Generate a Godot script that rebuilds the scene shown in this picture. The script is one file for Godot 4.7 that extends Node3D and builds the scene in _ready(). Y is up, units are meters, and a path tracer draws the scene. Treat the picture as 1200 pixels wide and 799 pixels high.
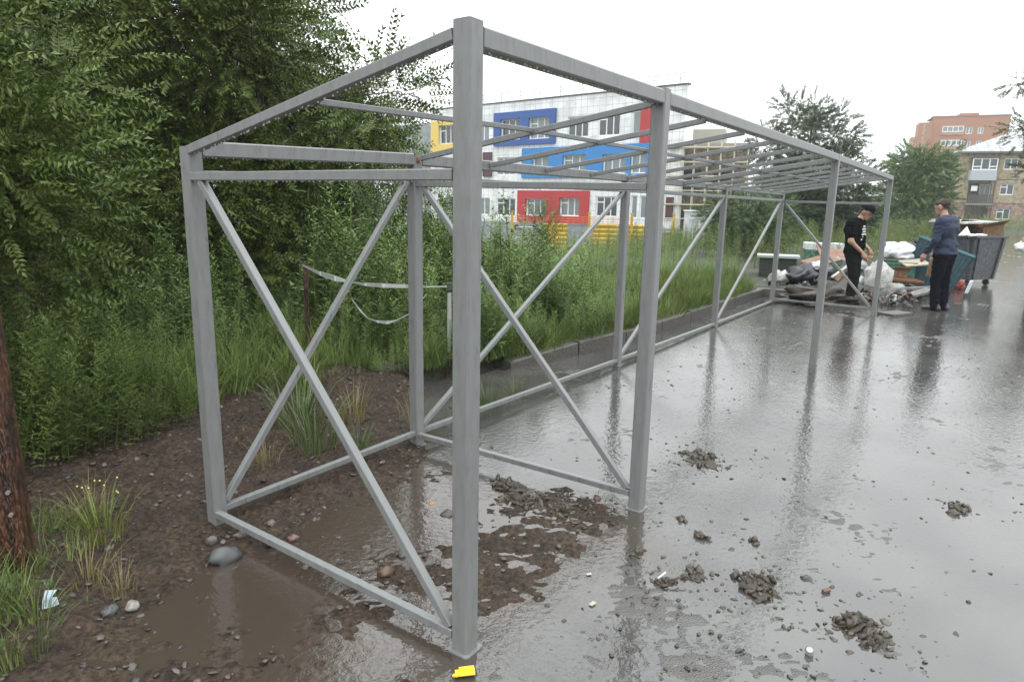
extends Node3D
# A wet yard: a lean-to frame of grey steel tube stands at the kerb, scrub to its left, rubbish at its far end.
# Row coordinates: s runs along the frame away from the camera, d from its open front to its back.
const TH := 0.612637
const X0 := -0.1465
const Z0 := 2.2005
const W := 0.073
const D := 1.628
const FS := [0.0, 1.5043, 5.9677, 10.4011]
const BS := [0.0, 1.4753, 4.5055, 7.5254, 10.5359]

var M := {}
var taken := {}
var noise_a := FastNoiseLite.new()
var noise_b := FastNoiseLite.new()
var noise_c := FastNoiseLite.new()
var rng := RandomNumberGenerator.new()


func _ready() -> void:
	setup_camera_and_light()
	setup_noise()
	setup_materials()
	build_ground()
	build_frame()
	build_far_buildings()
	build_plants()
	build_rubbish()
	build_people()
	build_small_things()


func setup_camera_and_light() -> void:
	var cam := Camera3D.new()
	cam.name = "camera"
	cam.position = Vector3(0, 1.6462, 0)
	cam.rotation_degrees = Vector3(-11.5924, 0, 1.1331)
	cam.fov = 53.65
	cam.near = 0.05
	cam.far = 2500.0
	add_child(cam)
	cam.current = true
	var env := Environment.new()
	env.background_mode = Environment.BG_SKY
	var sky := Sky.new()
	var sm := ProceduralSkyMaterial.new()
	# rain cloud: a plain overcast sky, brighter overhead than at the skyline
	sm.sky_top_color = Color(1.62, 1.65, 1.67)
	sm.sky_horizon_color = Color(0.985, 1.0, 0.995)
	sm.sky_curve = 0.6
	sm.ground_bottom_color = Color(0.3, 0.3, 0.29)
	sm.ground_horizon_color = Color(0.6, 0.61, 0.6)
	sky.sky_material = sm
	env.sky = sky
	env.tonemap_mode = Environment.TONE_MAPPER_LINEAR
	env.tonemap_exposure = 1.18
	env.background_energy_multiplier = 1.0
	env.fog_enabled = true
	env.fog_density = 0.0009
	env.fog_light_color = Color(0.9, 0.93, 0.93)
	env.sdfgi_enabled = true
	env.ssao_enabled = true
	env.ssil_enabled = true
	var we := WorldEnvironment.new()
	we.name = "world_environment"
	we.environment = env
	add_child(we)
	var sun := DirectionalLight3D.new()
	sun.name = "sun"
	sun.light_color = Color(1.0, 0.985, 0.96)
	sun.light_energy = 0.22
	sun.light_angular_distance = 60.0
	sun.shadow_enabled = true
	sun.sky_mode = DirectionalLight3D.SKY_MODE_LIGHT_ONLY
	sun.rotation_degrees = Vector3(-68, 25, 0)
	add_child(sun)


# ------------------------------------------------------------------ helpers
class MB:
	var v := PackedVector3Array()
	var n := PackedVector3Array()
	var c := PackedColorArray()
	var uv := PackedVector2Array()
	var ix := PackedInt32Array()
	var col := Color.WHITE
	var use_col := false

	func quad(a: Vector3, b: Vector3, cc: Vector3, d: Vector3) -> void:   # counter-clockwise seen from outside
		var k := v.size()
		var nn := (b - a).cross(cc - a)
		if nn.length_squared() < 1e-14:
			nn = (cc - a).cross(d - a)
		nn = nn.normalized()
		v.append(a); v.append(b); v.append(cc); v.append(d)
		for i in 4:
			n.append(nn)
			if use_col: c.append(col)
		ix.append(k); ix.append(k + 2); ix.append(k + 1)
		ix.append(k); ix.append(k + 3); ix.append(k + 2)

	func tri(a: Vector3, b: Vector3, cc: Vector3) -> void:
		var k := v.size()
		var nn := (b - a).cross(cc - a).normalized()
		v.append(a); v.append(b); v.append(cc)
		for i in 3:
			n.append(nn)
			if use_col: c.append(col)
		ix.append(k); ix.append(k + 2); ix.append(k + 1)

	func box(lo: Vector3, hi: Vector3) -> void:
		var p := [lo, Vector3(hi.x, lo.y, lo.z), Vector3(hi.x, lo.y, hi.z), Vector3(lo.x, lo.y, hi.z), Vector3(lo.x, hi.y, lo.z), Vector3(hi.x, hi.y, lo.z), hi, Vector3(lo.x, hi.y, hi.z)]
		for f in [[0, 1, 2, 3], [4, 7, 6, 5], [0, 4, 5, 1], [1, 5, 6, 2], [2, 6, 7, 3], [3, 7, 4, 0]]:
			quad(p[f[0]], p[f[1]], p[f[2]], p[f[3]])

	func bar(a: Vector3, b: Vector3, w: float, h: float, up := Vector3.UP, ch := 0.0) -> void:
		# a straight bar with a rectangular section of chamfered edges; h along up, w across
		var ax := (b - a).normalized()
		if absf(ax.dot(up)) > 0.999:
			up = Vector3.RIGHT if absf(ax.x) < 0.9 else Vector3.BACK
		var side := ax.cross(up).normalized()
		var u := side.cross(ax).normalized()
		if ch <= 0.0:
			ch = minf(w, h) * 0.09
		var pr: Array[Vector2] = [Vector2(-w / 2 + ch, -h / 2), Vector2(w / 2 - ch, -h / 2), Vector2(w / 2, -h / 2 + ch), Vector2(w / 2, h / 2 - ch), Vector2(w / 2 - ch, h / 2), Vector2(-w / 2 + ch, h / 2), Vector2(-w / 2, h / 2 - ch), Vector2(-w / 2, -h / 2 + ch)]
		prism(pr, a, b, side, u)

	func prism(pr: Array[Vector2], a: Vector3, b: Vector3, side: Vector3, u: Vector3) -> void:
		var m := pr.size()
		var ra: Array[Vector3] = []
		var rb: Array[Vector3] = []
		for q in pr:
			ra.append(a + side * q.x + u * q.y)
			rb.append(b + side * q.x + u * q.y)
		for i in m:
			var j := (i + 1) % m
			quad(ra[i], rb[i], rb[j], ra[j]) if side.cross(u).dot(b - a) < 0 else quad(ra[j], rb[j], rb[i], ra[i])
		for i in range(1, m - 1):
			if side.cross(u).dot(b - a) < 0:
				tri(ra[0], ra[i], ra[i + 1]); tri(rb[0], rb[i + 1], rb[i])
			else:
				tri(ra[0], ra[i + 1], ra[i]); tri(rb[0], rb[i], rb[i + 1])

	func tube(pts: PackedVector3Array, rad: PackedFloat32Array, sides := 6, cap := true) -> void:
		# smooth round tube along a line of points
		var k0 := v.size()
		var last := pts.size() - 1
		var ref := Vector3(0.31, 0.2, 0.93).normalized()
		for i in pts.size():
			var t := (pts[mini(i + 1, last)] - pts[maxi(i - 1, 0)]).normalized()
			if absf(t.dot(ref)) > 0.95:
				ref = Vector3(0.93, 0.1, -0.31).normalized()
			var s := t.cross(ref).normalized()
			var u := s.cross(t)
			for j in sides:
				var an := TAU * j / sides
				var dir := s * cos(an) + u * sin(an)
				v.append(pts[i] + dir * rad[i])
				n.append(dir)
				uv.append(Vector2(float(j) / sides, i))
				if use_col: c.append(col)
		for i in last:
			for j in sides:
				var j2 := (j + 1) % sides
				var p0 := k0 + i * sides + j
				var p1 := k0 + i * sides + j2
				var q0 := p0 + sides
				var q1 := p1 + sides
				ix.append(p0); ix.append(p1); ix.append(q1)
				ix.append(p0); ix.append(q1); ix.append(q0)
		if cap:
			for e in [0, last]:
				for j in range(1, sides - 1):
					var o: int = k0 + e * sides
					if e == 0:
						tri(v[o], v[o + j], v[o + j + 1])
					else:
						tri(v[o], v[o + j + 1], v[o + j])
			while uv.size() < v.size():
				uv.append(Vector2.ZERO)

	func mesh(mat: Material = null) -> ArrayMesh:
		var a := []
		a.resize(Mesh.ARRAY_MAX)
		a[Mesh.ARRAY_VERTEX] = v
		a[Mesh.ARRAY_NORMAL] = n
		if uv.size() == v.size():
			a[Mesh.ARRAY_TEX_UV] = uv
		if use_col and c.size() == v.size():
			a[Mesh.ARRAY_COLOR] = c
		a[Mesh.ARRAY_INDEX] = ix
		var m := ArrayMesh.new()
		m.add_surface_from_arrays(Mesh.PRIMITIVE_TRIANGLES, a)
		if mat:
			m.surface_set_material(0, mat)
		return m


func numbered(called: String) -> String:
	if not taken.has(called):
		taken[called] = 0
		return called
	taken[called] += 1
	return "%s_%03d" % [called, taken[called]]


func thing(called: String, label: String, category: String, at := Vector3.ZERO, turn := 0.0, group := "") -> Node3D:
	var o := Node3D.new()
	o.name = numbered(called)
	add_child(o)
	o.position = at
	o.rotation.y = turn
	tag(o, label, category, group)
	return o


func tag(o: Node, label: String, category: String, group := "", kind := "") -> void:
	if label: o.set_meta("label", label)
	if category: o.set_meta("category", category)
	if group: o.set_meta("group", group)
	if kind: o.set_meta("kind", kind)


func part(called: String, m: Mesh, parent: Node, mat: Material = null) -> MeshInstance3D:
	var o := MeshInstance3D.new()
	o.name = called
	o.mesh = m
	if mat:
		o.material_override = null
		o.set_surface_override_material(0, mat)
	parent.add_child(o, true)
	return o


func single(called: String, m: Mesh, mat: Material, label: String, category: String, at := Vector3.ZERO, turn := 0.0, group := "") -> MeshInstance3D:
	var o := MeshInstance3D.new()
	o.name = numbered(called)
	o.mesh = m
	o.set_surface_override_material(0, mat)
	add_child(o)
	o.position = at
	o.rotation.y = turn
	tag(o, label, category, group)
	return o


func structure(called: String, m: Mesh, mat: Material) -> MeshInstance3D:
	var o := MeshInstance3D.new()
	o.name = numbered(called)
	o.mesh = m
	o.set_surface_override_material(0, mat)
	o.set_meta("kind", "structure")
	add_child(o)
	return o


func scatter(called: String, m: Mesh, mat: Material, xf: Array[Transform3D], cols: PackedColorArray, parent: Node) -> MultiMeshInstance3D:
	var mm := MultiMesh.new()
	mm.transform_format = MultiMesh.TRANSFORM_3D
	mm.use_colors = cols.size() > 0
	mm.mesh = m
	mm.instance_count = xf.size()
	var st := 16 if mm.use_colors else 12
	var b := PackedFloat32Array()
	b.resize(xf.size() * st)
	for i in xf.size():
		var t := xf[i]
		var o := i * st
		b[o] = t.basis.x.x; b[o + 1] = t.basis.y.x; b[o + 2] = t.basis.z.x; b[o + 3] = t.origin.x
		b[o + 4] = t.basis.x.y; b[o + 5] = t.basis.y.y; b[o + 6] = t.basis.z.y; b[o + 7] = t.origin.y
		b[o + 8] = t.basis.x.z; b[o + 9] = t.basis.y.z; b[o + 10] = t.basis.z.z; b[o + 11] = t.origin.z
		if mm.use_colors:
			b[o + 12] = cols[i].r; b[o + 13] = cols[i].g; b[o + 14] = cols[i].b; b[o + 15] = 1.0
	mm.buffer = b
	var o := MultiMeshInstance3D.new()
	o.multimesh = mm
	o.name = numbered(called) if parent == self else called
	o.material_override = mat
	parent.add_child(o, true)
	return o


func row(s: float, d: float, y := 0.0) -> Vector3:
	return Vector3(X0 + s * sin(TH) - d * cos(TH), y, -(Z0 + s * cos(TH) + d * sin(TH)))


func to_row(x: float, zf: float) -> Vector2:
	return Vector2((x - X0) * sin(TH) + (zf - Z0) * cos(TH), -(x - X0) * cos(TH) + (zf - Z0) * sin(TH))


func lin(r: float, g: float, b: float) -> Color:   # a colour given as linear reflectance
	return Color(r, g, b).linear_to_srgb()


func sst(a: float, b: float, x: float) -> float:
	var t := clampf((x - a) / (b - a), 0.0, 1.0)
	return t * t * (3.0 - 2.0 * t)


func setup_noise() -> void:
	for q in [[noise_a, 11, 1.0], [noise_b, 23, 1.0], [noise_c, 37, 1.0]]:
		var f: FastNoiseLite = q[0]
		f.seed = q[1]
		f.noise_type = FastNoiseLite.TYPE_SIMPLEX_SMOOTH
		f.frequency = q[2]
		f.fractal_type = FastNoiseLite.FRACTAL_FBM
		f.fractal_octaves = 3
	rng.seed = 4711


func noise_image(sd: int, freq: float, size: int, octaves := 4, kind := FastNoiseLite.TYPE_SIMPLEX_SMOOTH) -> Image:
	var f := FastNoiseLite.new()
	f.seed = sd
	f.noise_type = kind
	f.frequency = freq
	f.fractal_type = FastNoiseLite.FRACTAL_FBM
	f.fractal_octaves = octaves
	return f.get_seamless_image(size, size)


func ramp_tex(img: Image, stops: Array) -> ImageTexture:
	# grey noise through a colour ramp: [[at, Color], ...]
	var lut: PackedColorArray = []
	for i in 256:
		var x := i / 255.0
		var cc: Color = stops[0][1]
		for k in range(stops.size() - 1):
			if x >= stops[k][0]:
				cc = (stops[k][1] as Color).lerp(stops[k + 1][1], clampf((x - stops[k][0]) / (stops[k + 1][0] - stops[k][0]), 0, 1))
		lut.append(cc)
	img.convert(Image.FORMAT_L8)
	var src := img.get_data()
	var out := PackedByteArray()
	out.resize(src.size() * 3)
	for i in src.size():
		var cc := lut[src[i]]
		out[i * 3] = int(clampf(cc.r, 0, 1) * 255); out[i * 3 + 1] = int(clampf(cc.g, 0, 1) * 255); out[i * 3 + 2] = int(clampf(cc.b, 0, 1) * 255)
	return ImageTexture.create_from_image(Image.create_from_data(img.get_width(), img.get_height(), false, Image.FORMAT_RGB8, out))


func bump_tex(img: Image, strength: float) -> ImageTexture:
	var im: Image = img.duplicate()
	im.bump_map_to_normal_map(strength)
	return ImageTexture.create_from_image(im)


func mat(albedo: Color, rough := 0.6, opts := {}) -> StandardMaterial3D:
	var m := StandardMaterial3D.new()
	m.albedo_color = albedo
	m.roughness = rough
	for k in opts:
		m.set(k, opts[k])
	return m


func textured(albedo: Color, rough: float, tex: Texture2D, nrm: Texture2D, nscale: float, scale: Vector3, world := false, opts := {}) -> StandardMaterial3D:
	var m := mat(albedo, rough, opts)
	m.uv1_triplanar = true
	m.uv1_world_triplanar = world
	m.uv1_scale = scale
	if tex:
		m.albedo_texture = tex
	if nrm:
		m.normal_enabled = true
		m.normal_texture = nrm
		m.normal_scale = nscale
	return m


# ------------------------------------------------------------------ materials
func setup_materials() -> void:
	var fine := noise_image(3, 0.06, 256, 4)
	var mid := noise_image(5, 0.02, 256, 5)
	var cell := noise_image(8, 0.05, 256, 3, FastNoiseLite.TYPE_CELLULAR)
	var g := func(a: float) -> Color: return Color(a, a, a)
	M.tone_fine = ramp_tex(fine.duplicate(), [[0.0, g.call(0.72)], [0.5, g.call(0.9)], [1.0, g.call(1.0)]])
	M.tone_mid = ramp_tex(mid.duplicate(), [[0.2, g.call(0.7)], [0.5, g.call(0.9)], [0.8, g.call(1.0)]])
	M.tone_soft = ramp_tex(mid.duplicate(), [[0.2, g.call(0.88)], [0.5, g.call(0.95)], [0.8, g.call(1.0)]])
	M.n_fine = bump_tex(fine, 6.0)
	M.n_cell = bump_tex(cell, 8.0)
	M.n_mid = bump_tex(mid, 6.0)
	# grey paint on steel, wet: brushed streaks along the tube, a few scuffs
	var paint := ramp_tex(noise_image(14, 0.02, 256, 5), [[0.0, Color(0.62, 0.6, 0.57)], [0.1, Color(0.74, 0.73, 0.7)], [0.17, Color(0.92, 0.92, 0.915)], [0.4, Color(0.955, 0.955, 0.95)], [0.7, Color(0.98, 0.98, 0.98)], [1.0, Color(1, 1, 1)]])
	M.paint = textured(lin(0.18, 0.184, 0.183), 0.36, paint, M.n_mid, 0.1, Vector3(5.0, 1.1, 5.0), false)
	M.paint.metallic_specular = 0.5
	M.drop = mat(Color(0.9, 0.93, 0.94), 0.03, {"refraction_enabled": true, "refraction_scale": 0.033})
	# asphalt and soil take their broad tint from the vertices, their grain from here
	var grain := noise_image(21, 0.16, 512, 3)
	var tar := ramp_tex(grain.duplicate(), [[0.0, g.call(0.55)], [0.45, g.call(0.8)], [0.7, g.call(0.95)], [1.0, g.call(1.0)]])
	M.asphalt = mat(Color.WHITE, 0.3, {"metallic_specular": 0.9, "vertex_color_use_as_albedo": true, "albedo_texture": tar, "uv1_scale": Vector3(1.3, 1.3, 1), "normal_enabled": true, "normal_texture": bump_tex(grain, 5.0), "normal_scale": 0.55})
	var crumbs := noise_image(31, 0.05, 512, 5, FastNoiseLite.TYPE_CELLULAR)
	var earth := ramp_tex(noise_image(33, 0.05, 512, 5), [[0.0, g.call(0.45)], [0.4, g.call(0.75)], [0.7, g.call(0.95)], [1.0, g.call(1.0)]])
	M.soil = mat(Color.WHITE, 0.68, {"metallic_specular": 0.35, "vertex_color_use_as_albedo": true, "albedo_texture": earth, "uv1_scale": Vector3(1.1, 1.1, 1), "normal_enabled": true, "normal_texture": bump_tex(crumbs, 9.0), "normal_scale": 1.0})
	M.ground = mat(Color.WHITE, 0.8, {"vertex_color_use_as_albedo": true, "albedo_texture": earth, "uv1_scale": Vector3(0.7, 0.7, 1), "normal_enabled": true, "normal_texture": bump_tex(crumbs, 6.0), "normal_scale": 0.8})
	M.water = mat(Color.WHITE, 0.06, {"vertex_color_use_as_albedo": true, "uv1_scale": Vector3(0.62, 0.62, 1), "normal_enabled": true, "metallic_specular": 1.0, "normal_texture": ripple_map(), "normal_scale": 0.3})
	M.kerb = textured(lin(0.1, 0.09, 0.078), 0.5, M.tone_fine, M.n_fine, 0.7, Vector3(2.2, 2.2, 2.2), true)
	var rock := ramp_tex(noise_image(41, 0.03, 256, 5), [[0.0, g.call(0.55)], [0.5, g.call(0.85)], [1.0, g.call(1.0)]])
	M.stone = textured(Color.WHITE, 0.3, rock, M.n_fine, 0.6, Vector3(4, 4, 4), false, {"vertex_color_use_as_albedo": true})
	M.earth_dark = textured(lin(0.06, 0.046, 0.031), 0.62, earth, M.n_cell, 0.7, Vector3(5, 5, 5))
	M.leaf = mat(Color.WHITE, 0.42, {"vertex_color_use_as_albedo": true, "backlight": Color(0.28, 0.34, 0.12), "metallic_specular": 0.4})
	M.weed = mat(Color.WHITE, 0.72, {"vertex_color_use_as_albedo": true, "backlight": Color(0.3, 0.36, 0.12), "metallic_specular": 0.2})
	M.bark = textured(lin(0.07, 0.055, 0.042), 0.75, M.tone_mid, M.n_fine, 1.0, Vector3(6, 1.2, 6), false)
	M.rust = textured(lin(0.075, 0.036, 0.02), 0.5, ramp_tex(noise_image(44, 0.015, 256, 5), [[0.0, Color(0.35, 0.3, 0.28)], [0.45, Color(0.7, 0.62, 0.55)], [0.7, Color(1, 0.9, 0.8)], [1.0, Color(1, 1, 1)]]), M.n_fine, 0.7, Vector3(7, 0.9, 7), false)
	M.rust_orange = mat(lin(0.2, 0.09, 0.03), 0.7)
	M.glass = mat(lin(0.035, 0.042, 0.048), 0.05, {"metallic_specular": 0.7})
	M.glass_pale = mat(lin(0.16, 0.19, 0.2), 0.06, {"metallic_specular": 0.7})
	M.white_frame = mat(lin(0.72, 0.73, 0.72), 0.4)
	M.dark_frame = mat(lin(0.05, 0.05, 0.05), 0.5)


func ripple_map() -> ImageTexture:
	# raindrop rings and a little wind ripple as a seamless normal map, 1024 pixels over 1.6 m
	var size := 1024
	var base := noise_image(52, 0.03, size, 5)
	base.bump_map_to_normal_map(2.2)
	base.convert(Image.FORMAT_RGB8)
	var b := base.get_data()
	var r := RandomNumberGenerator.new()
	r.seed = 99
	for k in 520:
		var cx := r.randi_range(0, size - 1)
		var cy := r.randi_range(0, size - 1)
		var rad := r.randf_range(7.0, 34.0)
		var lam := r.randf_range(4.5, 8.0)
		var amp := r.randf_range(18.0, 60.0) * (1.0 - rad / 60.0)
		var e := int(rad) + 2
		for y in range(-e, e + 1):
			for x in range(-e, e + 1):
				var q := sqrt(float(x * x + y * y))
				if q < 1.0 or q > rad: continue
				var w := sin(PI * q / rad)
				var a := amp * w * w * sin(TAU * q / lam)
				var o := (posmod(cy + y, size) * size + posmod(cx + x, size)) * 3
				b[o] = clampi(b[o] + int(a * x / q), 0, 255)
				b[o + 1] = clampi(b[o + 1] + int(a * y / q), 0, 255)
	return ImageTexture.create_from_image(Image.create_from_data(size, size, false, Image.FORMAT_RGB8, b))


# ------------------------------------------------------------------ ground
func kerb_d(s: float) -> float:
	var pts := [[-50.0, 3.2], [1.5, 3.1], [2.8, 2.66], [4.0, 2.36], [5.0, 2.17], [7.0, 2.08], [11.25, 2.05], [11.5, 0.3], [12.5, 0.15], [14.2, 0.45], [16.0, 0.75], [30.0, 0.0], [60.0, -2.0], [400.0, -2.0]]
	for i in pts.size() - 1:
		if s <= pts[i + 1][0]:
			return lerpf(pts[i][1], pts[i + 1][1], (s - pts[i][0]) / (pts[i + 1][0] - pts[i][0]))
	return -2.0


func mud_zone(s: float, d: float) -> float:
	# 1 where the yard is bare earth, 0 where it is asphalt
	var wob := noise_a.get_noise_2d(s * 1.3 + 7.0, d * 1.3) * 0.35
	var edge_s := 1.42 + 0.25 * sst(1.2, 2.0, d) + 0.9 * sst(1.9, 2.7, d)
	return sst(0.22, -0.22, s - edge_s + wob) * sst(-0.42, 0.25, d - 0.02 + wob * 0.8 + 0.15 * clampf(s, -1.0, 1.0))


func verge_height(s: float, d: float) -> float:
	var e := d - kerb_d(s)
	var y := 0.1 + 0.12 * noise_b.get_noise_2d(s * 0.35, d * 0.35)
	y += 0.12 * sst(0.0, 1.5, e)
	y -= 2.2 * sst(5.0, 21.0, d)
	return y


func ground_height(s: float, d: float) -> float:
	var e := d - kerb_d(s)
	if s < 3.72:
		return lerpf(-0.2, verge_height(s, d), sst(-0.1, 0.5, e))
	if s > 62.0:
		return lerpf(-0.2, 0.02, sst(62.0, 66.0, s)) if d < 2.0 else verge_height(s, d)
	return verge_height(s, d) if e > 0.13 else -0.25


func soil_height(s: float, d: float) -> float:
	var m := mud_zone(s, d)
	var y := 0.011 + 0.05 * sst(1.25, 2.2, d) + 0.13 * sst(2.3, 3.4, d) - 0.006 * sst(0.9, 0.2, d)
	# the two puddles lie in dips
	for q in [[0.62, 1.05, 0.55, 0.34, 0.034], [0.9, 0.9, 0.35, 0.28, 0.018], [-0.3, 0.9, 0.3, 0.38, 0.032], [-0.1, 0.35, 0.4, 0.2, 0.014]]:
		var u: float = (s - q[0]) / q[2]
		var v: float = (d - q[1]) / q[3]
		y -= q[4] * exp(-(u * u + v * v))
	y += 0.02 * noise_a.get_noise_2d(s * 2.2, d * 2.2) + 0.019 * noise_b.get_noise_2d(s * 9.0, d * 9.0) + 0.012 * noise_c.get_noise_2d(s * 26.0, d * 26.0)
	return lerpf(-0.055, y, m)


func asphalt_height(s: float, d: float) -> float:
	var near := sst(1.9, 0.2, s + d * 0.4)
	var y := -0.0045 + 0.0034 * near + 0.0058 * noise_c.get_noise_2d(s * 0.55 + 3.0, d * 0.8) + 0.0036 * noise_b.get_noise_2d(s * 3.1, d * 3.1) + 0.0042 * noise_a.get_noise_2d(s * 12.0, d * 12.0) + 0.0034 * noise_b.get_noise_2d(s * 31.0, d * 31.0)
	# worn streaks towards the far end of the frame
	y += 0.006 * sst(6.5, 9.0, s) * noise_a.get_noise_2d(s * 2.6 + 40.0, d * 0.5)
	y -= 0.09 * sst(0.3, 0.8, mud_zone(s, d))
	return y


func steps(from: float, to: float, fine_from: float, fine_to: float, fine: float, grow: float, most: float) -> PackedFloat32Array:
	# grid lines: even between fine_from and fine_to, wider and wider outside
	var low: Array[float] = []
	var st := fine
	var x := fine_from
	while x > from:
		st = minf(st * grow, most)
		x -= st
		low.push_front(x)
	var out := PackedFloat32Array(low)
	x = fine_from
	while x < fine_to:
		out.append(x)
		x += fine
	st = fine
	while x < to:
		out.append(x)
		st = minf(st * grow, most)
		x += st
	out.append(x)
	return out


func field(ss: PackedFloat32Array, ds: PackedFloat32Array, height: Callable, tint: Callable, keep: Variant = null) -> ArrayMesh:
	var ns := ss.size()
	var nd := ds.size()
	var v := PackedVector3Array()
	var n := PackedVector3Array()
	var uv := PackedVector2Array()
	var c := PackedColorArray()
	v.resize(ns * nd); n.resize(ns * nd); uv.resize(ns * nd); c.resize(ns * nd)
	var tg := PackedFloat32Array()
	for i in ns:
		for j in nd:
			var k := i * nd + j
			var p := row(ss[i], ds[j], height.call(ss[i], ds[j]))
			v[k] = p
			uv[k] = Vector2(p.x, p.z)
			c[k] = tint.call(ss[i], ds[j], p.y)
	for i in ns:
		for j in nd:
			var a := v[mini(i + 1, ns - 1) * nd + j] - v[maxi(i - 1, 0) * nd + j]
			var b := v[i * nd + mini(j + 1, nd - 1)] - v[i * nd + maxi(j - 1, 0)]
			var nn := a.cross(b).normalized()
			n[i * nd + j] = nn if nn.y > 0 else -nn
			tg.append(1.0); tg.append(0.0); tg.append(0.0); tg.append(-1.0)
	var ix := PackedInt32Array()
	for i in ns - 1:
		for j in nd - 1:
			if keep != null and not keep.call(0.5 * (ss[i] + ss[i + 1]), 0.5 * (ds[j] + ds[j + 1])):
				continue
			var k := i * nd + j
			# s runs away, d to the left: clockwise seen from above
			ix.append(k); ix.append(k + 1); ix.append(k + nd)
			ix.append(k + 1); ix.append(k + nd + 1); ix.append(k + nd)
	# turn the faces up if they are not
	var t0 := v[ix[0]]
	var up := (v[ix[1]] - t0).cross(v[ix[2]] - t0).y
	if up > 0:   # counter-clockwise from above: Godot wants clockwise fronts
		for t in range(0, ix.size(), 3):
			var h := ix[t + 1]
			ix[t + 1] = ix[t + 2]
			ix[t + 2] = h
	var a := []
	a.resize(Mesh.ARRAY_MAX)
	a[Mesh.ARRAY_VERTEX] = v
	a[Mesh.ARRAY_NORMAL] = n
	a[Mesh.ARRAY_TANGENT] = tg
	a[Mesh.ARRAY_TEX_UV] = uv
	a[Mesh.ARRAY_COLOR] = c
	a[Mesh.ARRAY_INDEX] = ix
	var m := ArrayMesh.new()
	m.add_surface_from_arrays(Mesh.PRIMITIVE_TRIANGLES, a)
	return m


func build_ground() -> void:
	var gs := steps(-60.0, 520.0, -2.0, 15.0, 0.25, 1.12, 14.0)
	var gd := steps(-260.0, 260.0, -2.0, 8.0, 0.25, 1.12, 14.0)
	structure("ground", field(gs, gd, ground_height, func(s, d, _y):
		var k := noise_a.get_noise_2d(s * 0.8, d * 0.8)
		return Color(0.075, 0.068, 0.045).lerp(Color(0.05, 0.07, 0.03), sst(-0.25, 0.35, k + 0.4 * sst(8.0, 14.0, d)))), M.ground)
	var rs := steps(-4.0, 62.0, -1.6, 4.2, 0.022, 1.02, 2.0)
	var rd := steps(-60.0, 2.75, -2.2, 1.4, 0.022, 1.04, 2.5)
	structure("road", field(rs, rd, asphalt_height, func(s, d, _y):
		var k := noise_b.get_noise_2d(s * 0.9, d * 0.9)
		return Color(0.042, 0.038, 0.033).lerp(Color(0.068, 0.061, 0.053), sst(-0.4, 0.5, k)), func(s, d): return d < kerb_d(s) + 0.1), M.asphalt)
	structure("soil", field(steps(-3.6, 3.3, -1.4, 3.0, 0.024, 1.1, 0.2), steps(-0.6, 4.0, -0.5, 3.2, 0.024, 1.1, 0.2), soil_height, func(s, d, _y):
		var k := noise_a.get_noise_2d(s * 3.0, d * 3.0)
		var q := noise_c.get_noise_2d(s * 14.0, d * 14.0)
		return Color(0.036, 0.024, 0.016).lerp(Color(0.08, 0.053, 0.035), clampf(0.4 + 0.7 * k + 0.5 * q, 0, 1))), M.soil)
	# rain standing on the yard: clear over the asphalt, thick and brown over the earth
	structure("water", field(steps(-4.0, 62.0, -1.6, 10.0, 0.08, 1.08, 3.0), steps(-60.0, 2.6, -2.6, 2.6, 0.08, 1.08, 3.0), func(_s, _d): return 0.0, func(s, d, _y):
		var m := mud_zone(s, d)
		var k := noise_b.get_noise_2d(s * 1.1 + 9.0, d * 1.1)
		return Color(0.052, 0.05, 0.047).lerp(Color(0.075, 0.072, 0.067), sst(-0.4, 0.4, k)).lerp(Color(0.05, 0.039, 0.029), m), func(s, d): return d < kerb_d(s) + 0.02 or s < 2.7), M.water)
	build_kerb()


func build_kerb() -> void:
	var k := Node3D.new()
	k.name = numbered("kerb")
	add_child(k)
	k.set_meta("kind", "structure")
	var r := RandomNumberGenerator.new()
	r.seed = 8
	var line: Array[Vector2] = []
	var s := 3.7
	while s < 11.35:
		line.append(Vector2(s, kerb_d(minf(s, 11.2)) + 0.05))
		s += 1.0
	line.append(Vector2(11.42, 2.1))
	line.append(Vector2(11.5, 1.15))
	line.append(Vector2(11.62, 0.28))
	for i in line.size() - 1:
		var a := row(line[i].x, line[i].y, 0)
		var b := row(line[i + 1].x, line[i + 1].y, 0)
		var dir := (b - a).normalized()
		a += dir * 0.008
		b -= dir * 0.008
		var mb := MB.new()
		var top := 0.15 + r.randf_range(-0.012, 0.012)
		var drop := 0.07 if i == 0 else 0.0
		mb.bar(a + Vector3(0, top * 0.5 - 0.06 - drop, 0), b + Vector3(0, top * 0.5 - 0.06, 0), 0.14, top + 0.12, Vector3.UP, 0.016)
		part("kerb_stone", mb.mesh(), k, M.kerb)


# ------------------------------------------------------------------ the steel frame
func beam(f: Node3D, called: String, a: Vector3, b: Vector3, w: float, h: float) -> MeshInstance3D:
	var mb := MB.new()
	mb.bar(a, b, w, h)
	return part(called, mb.mesh(), f, M.paint)


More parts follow.
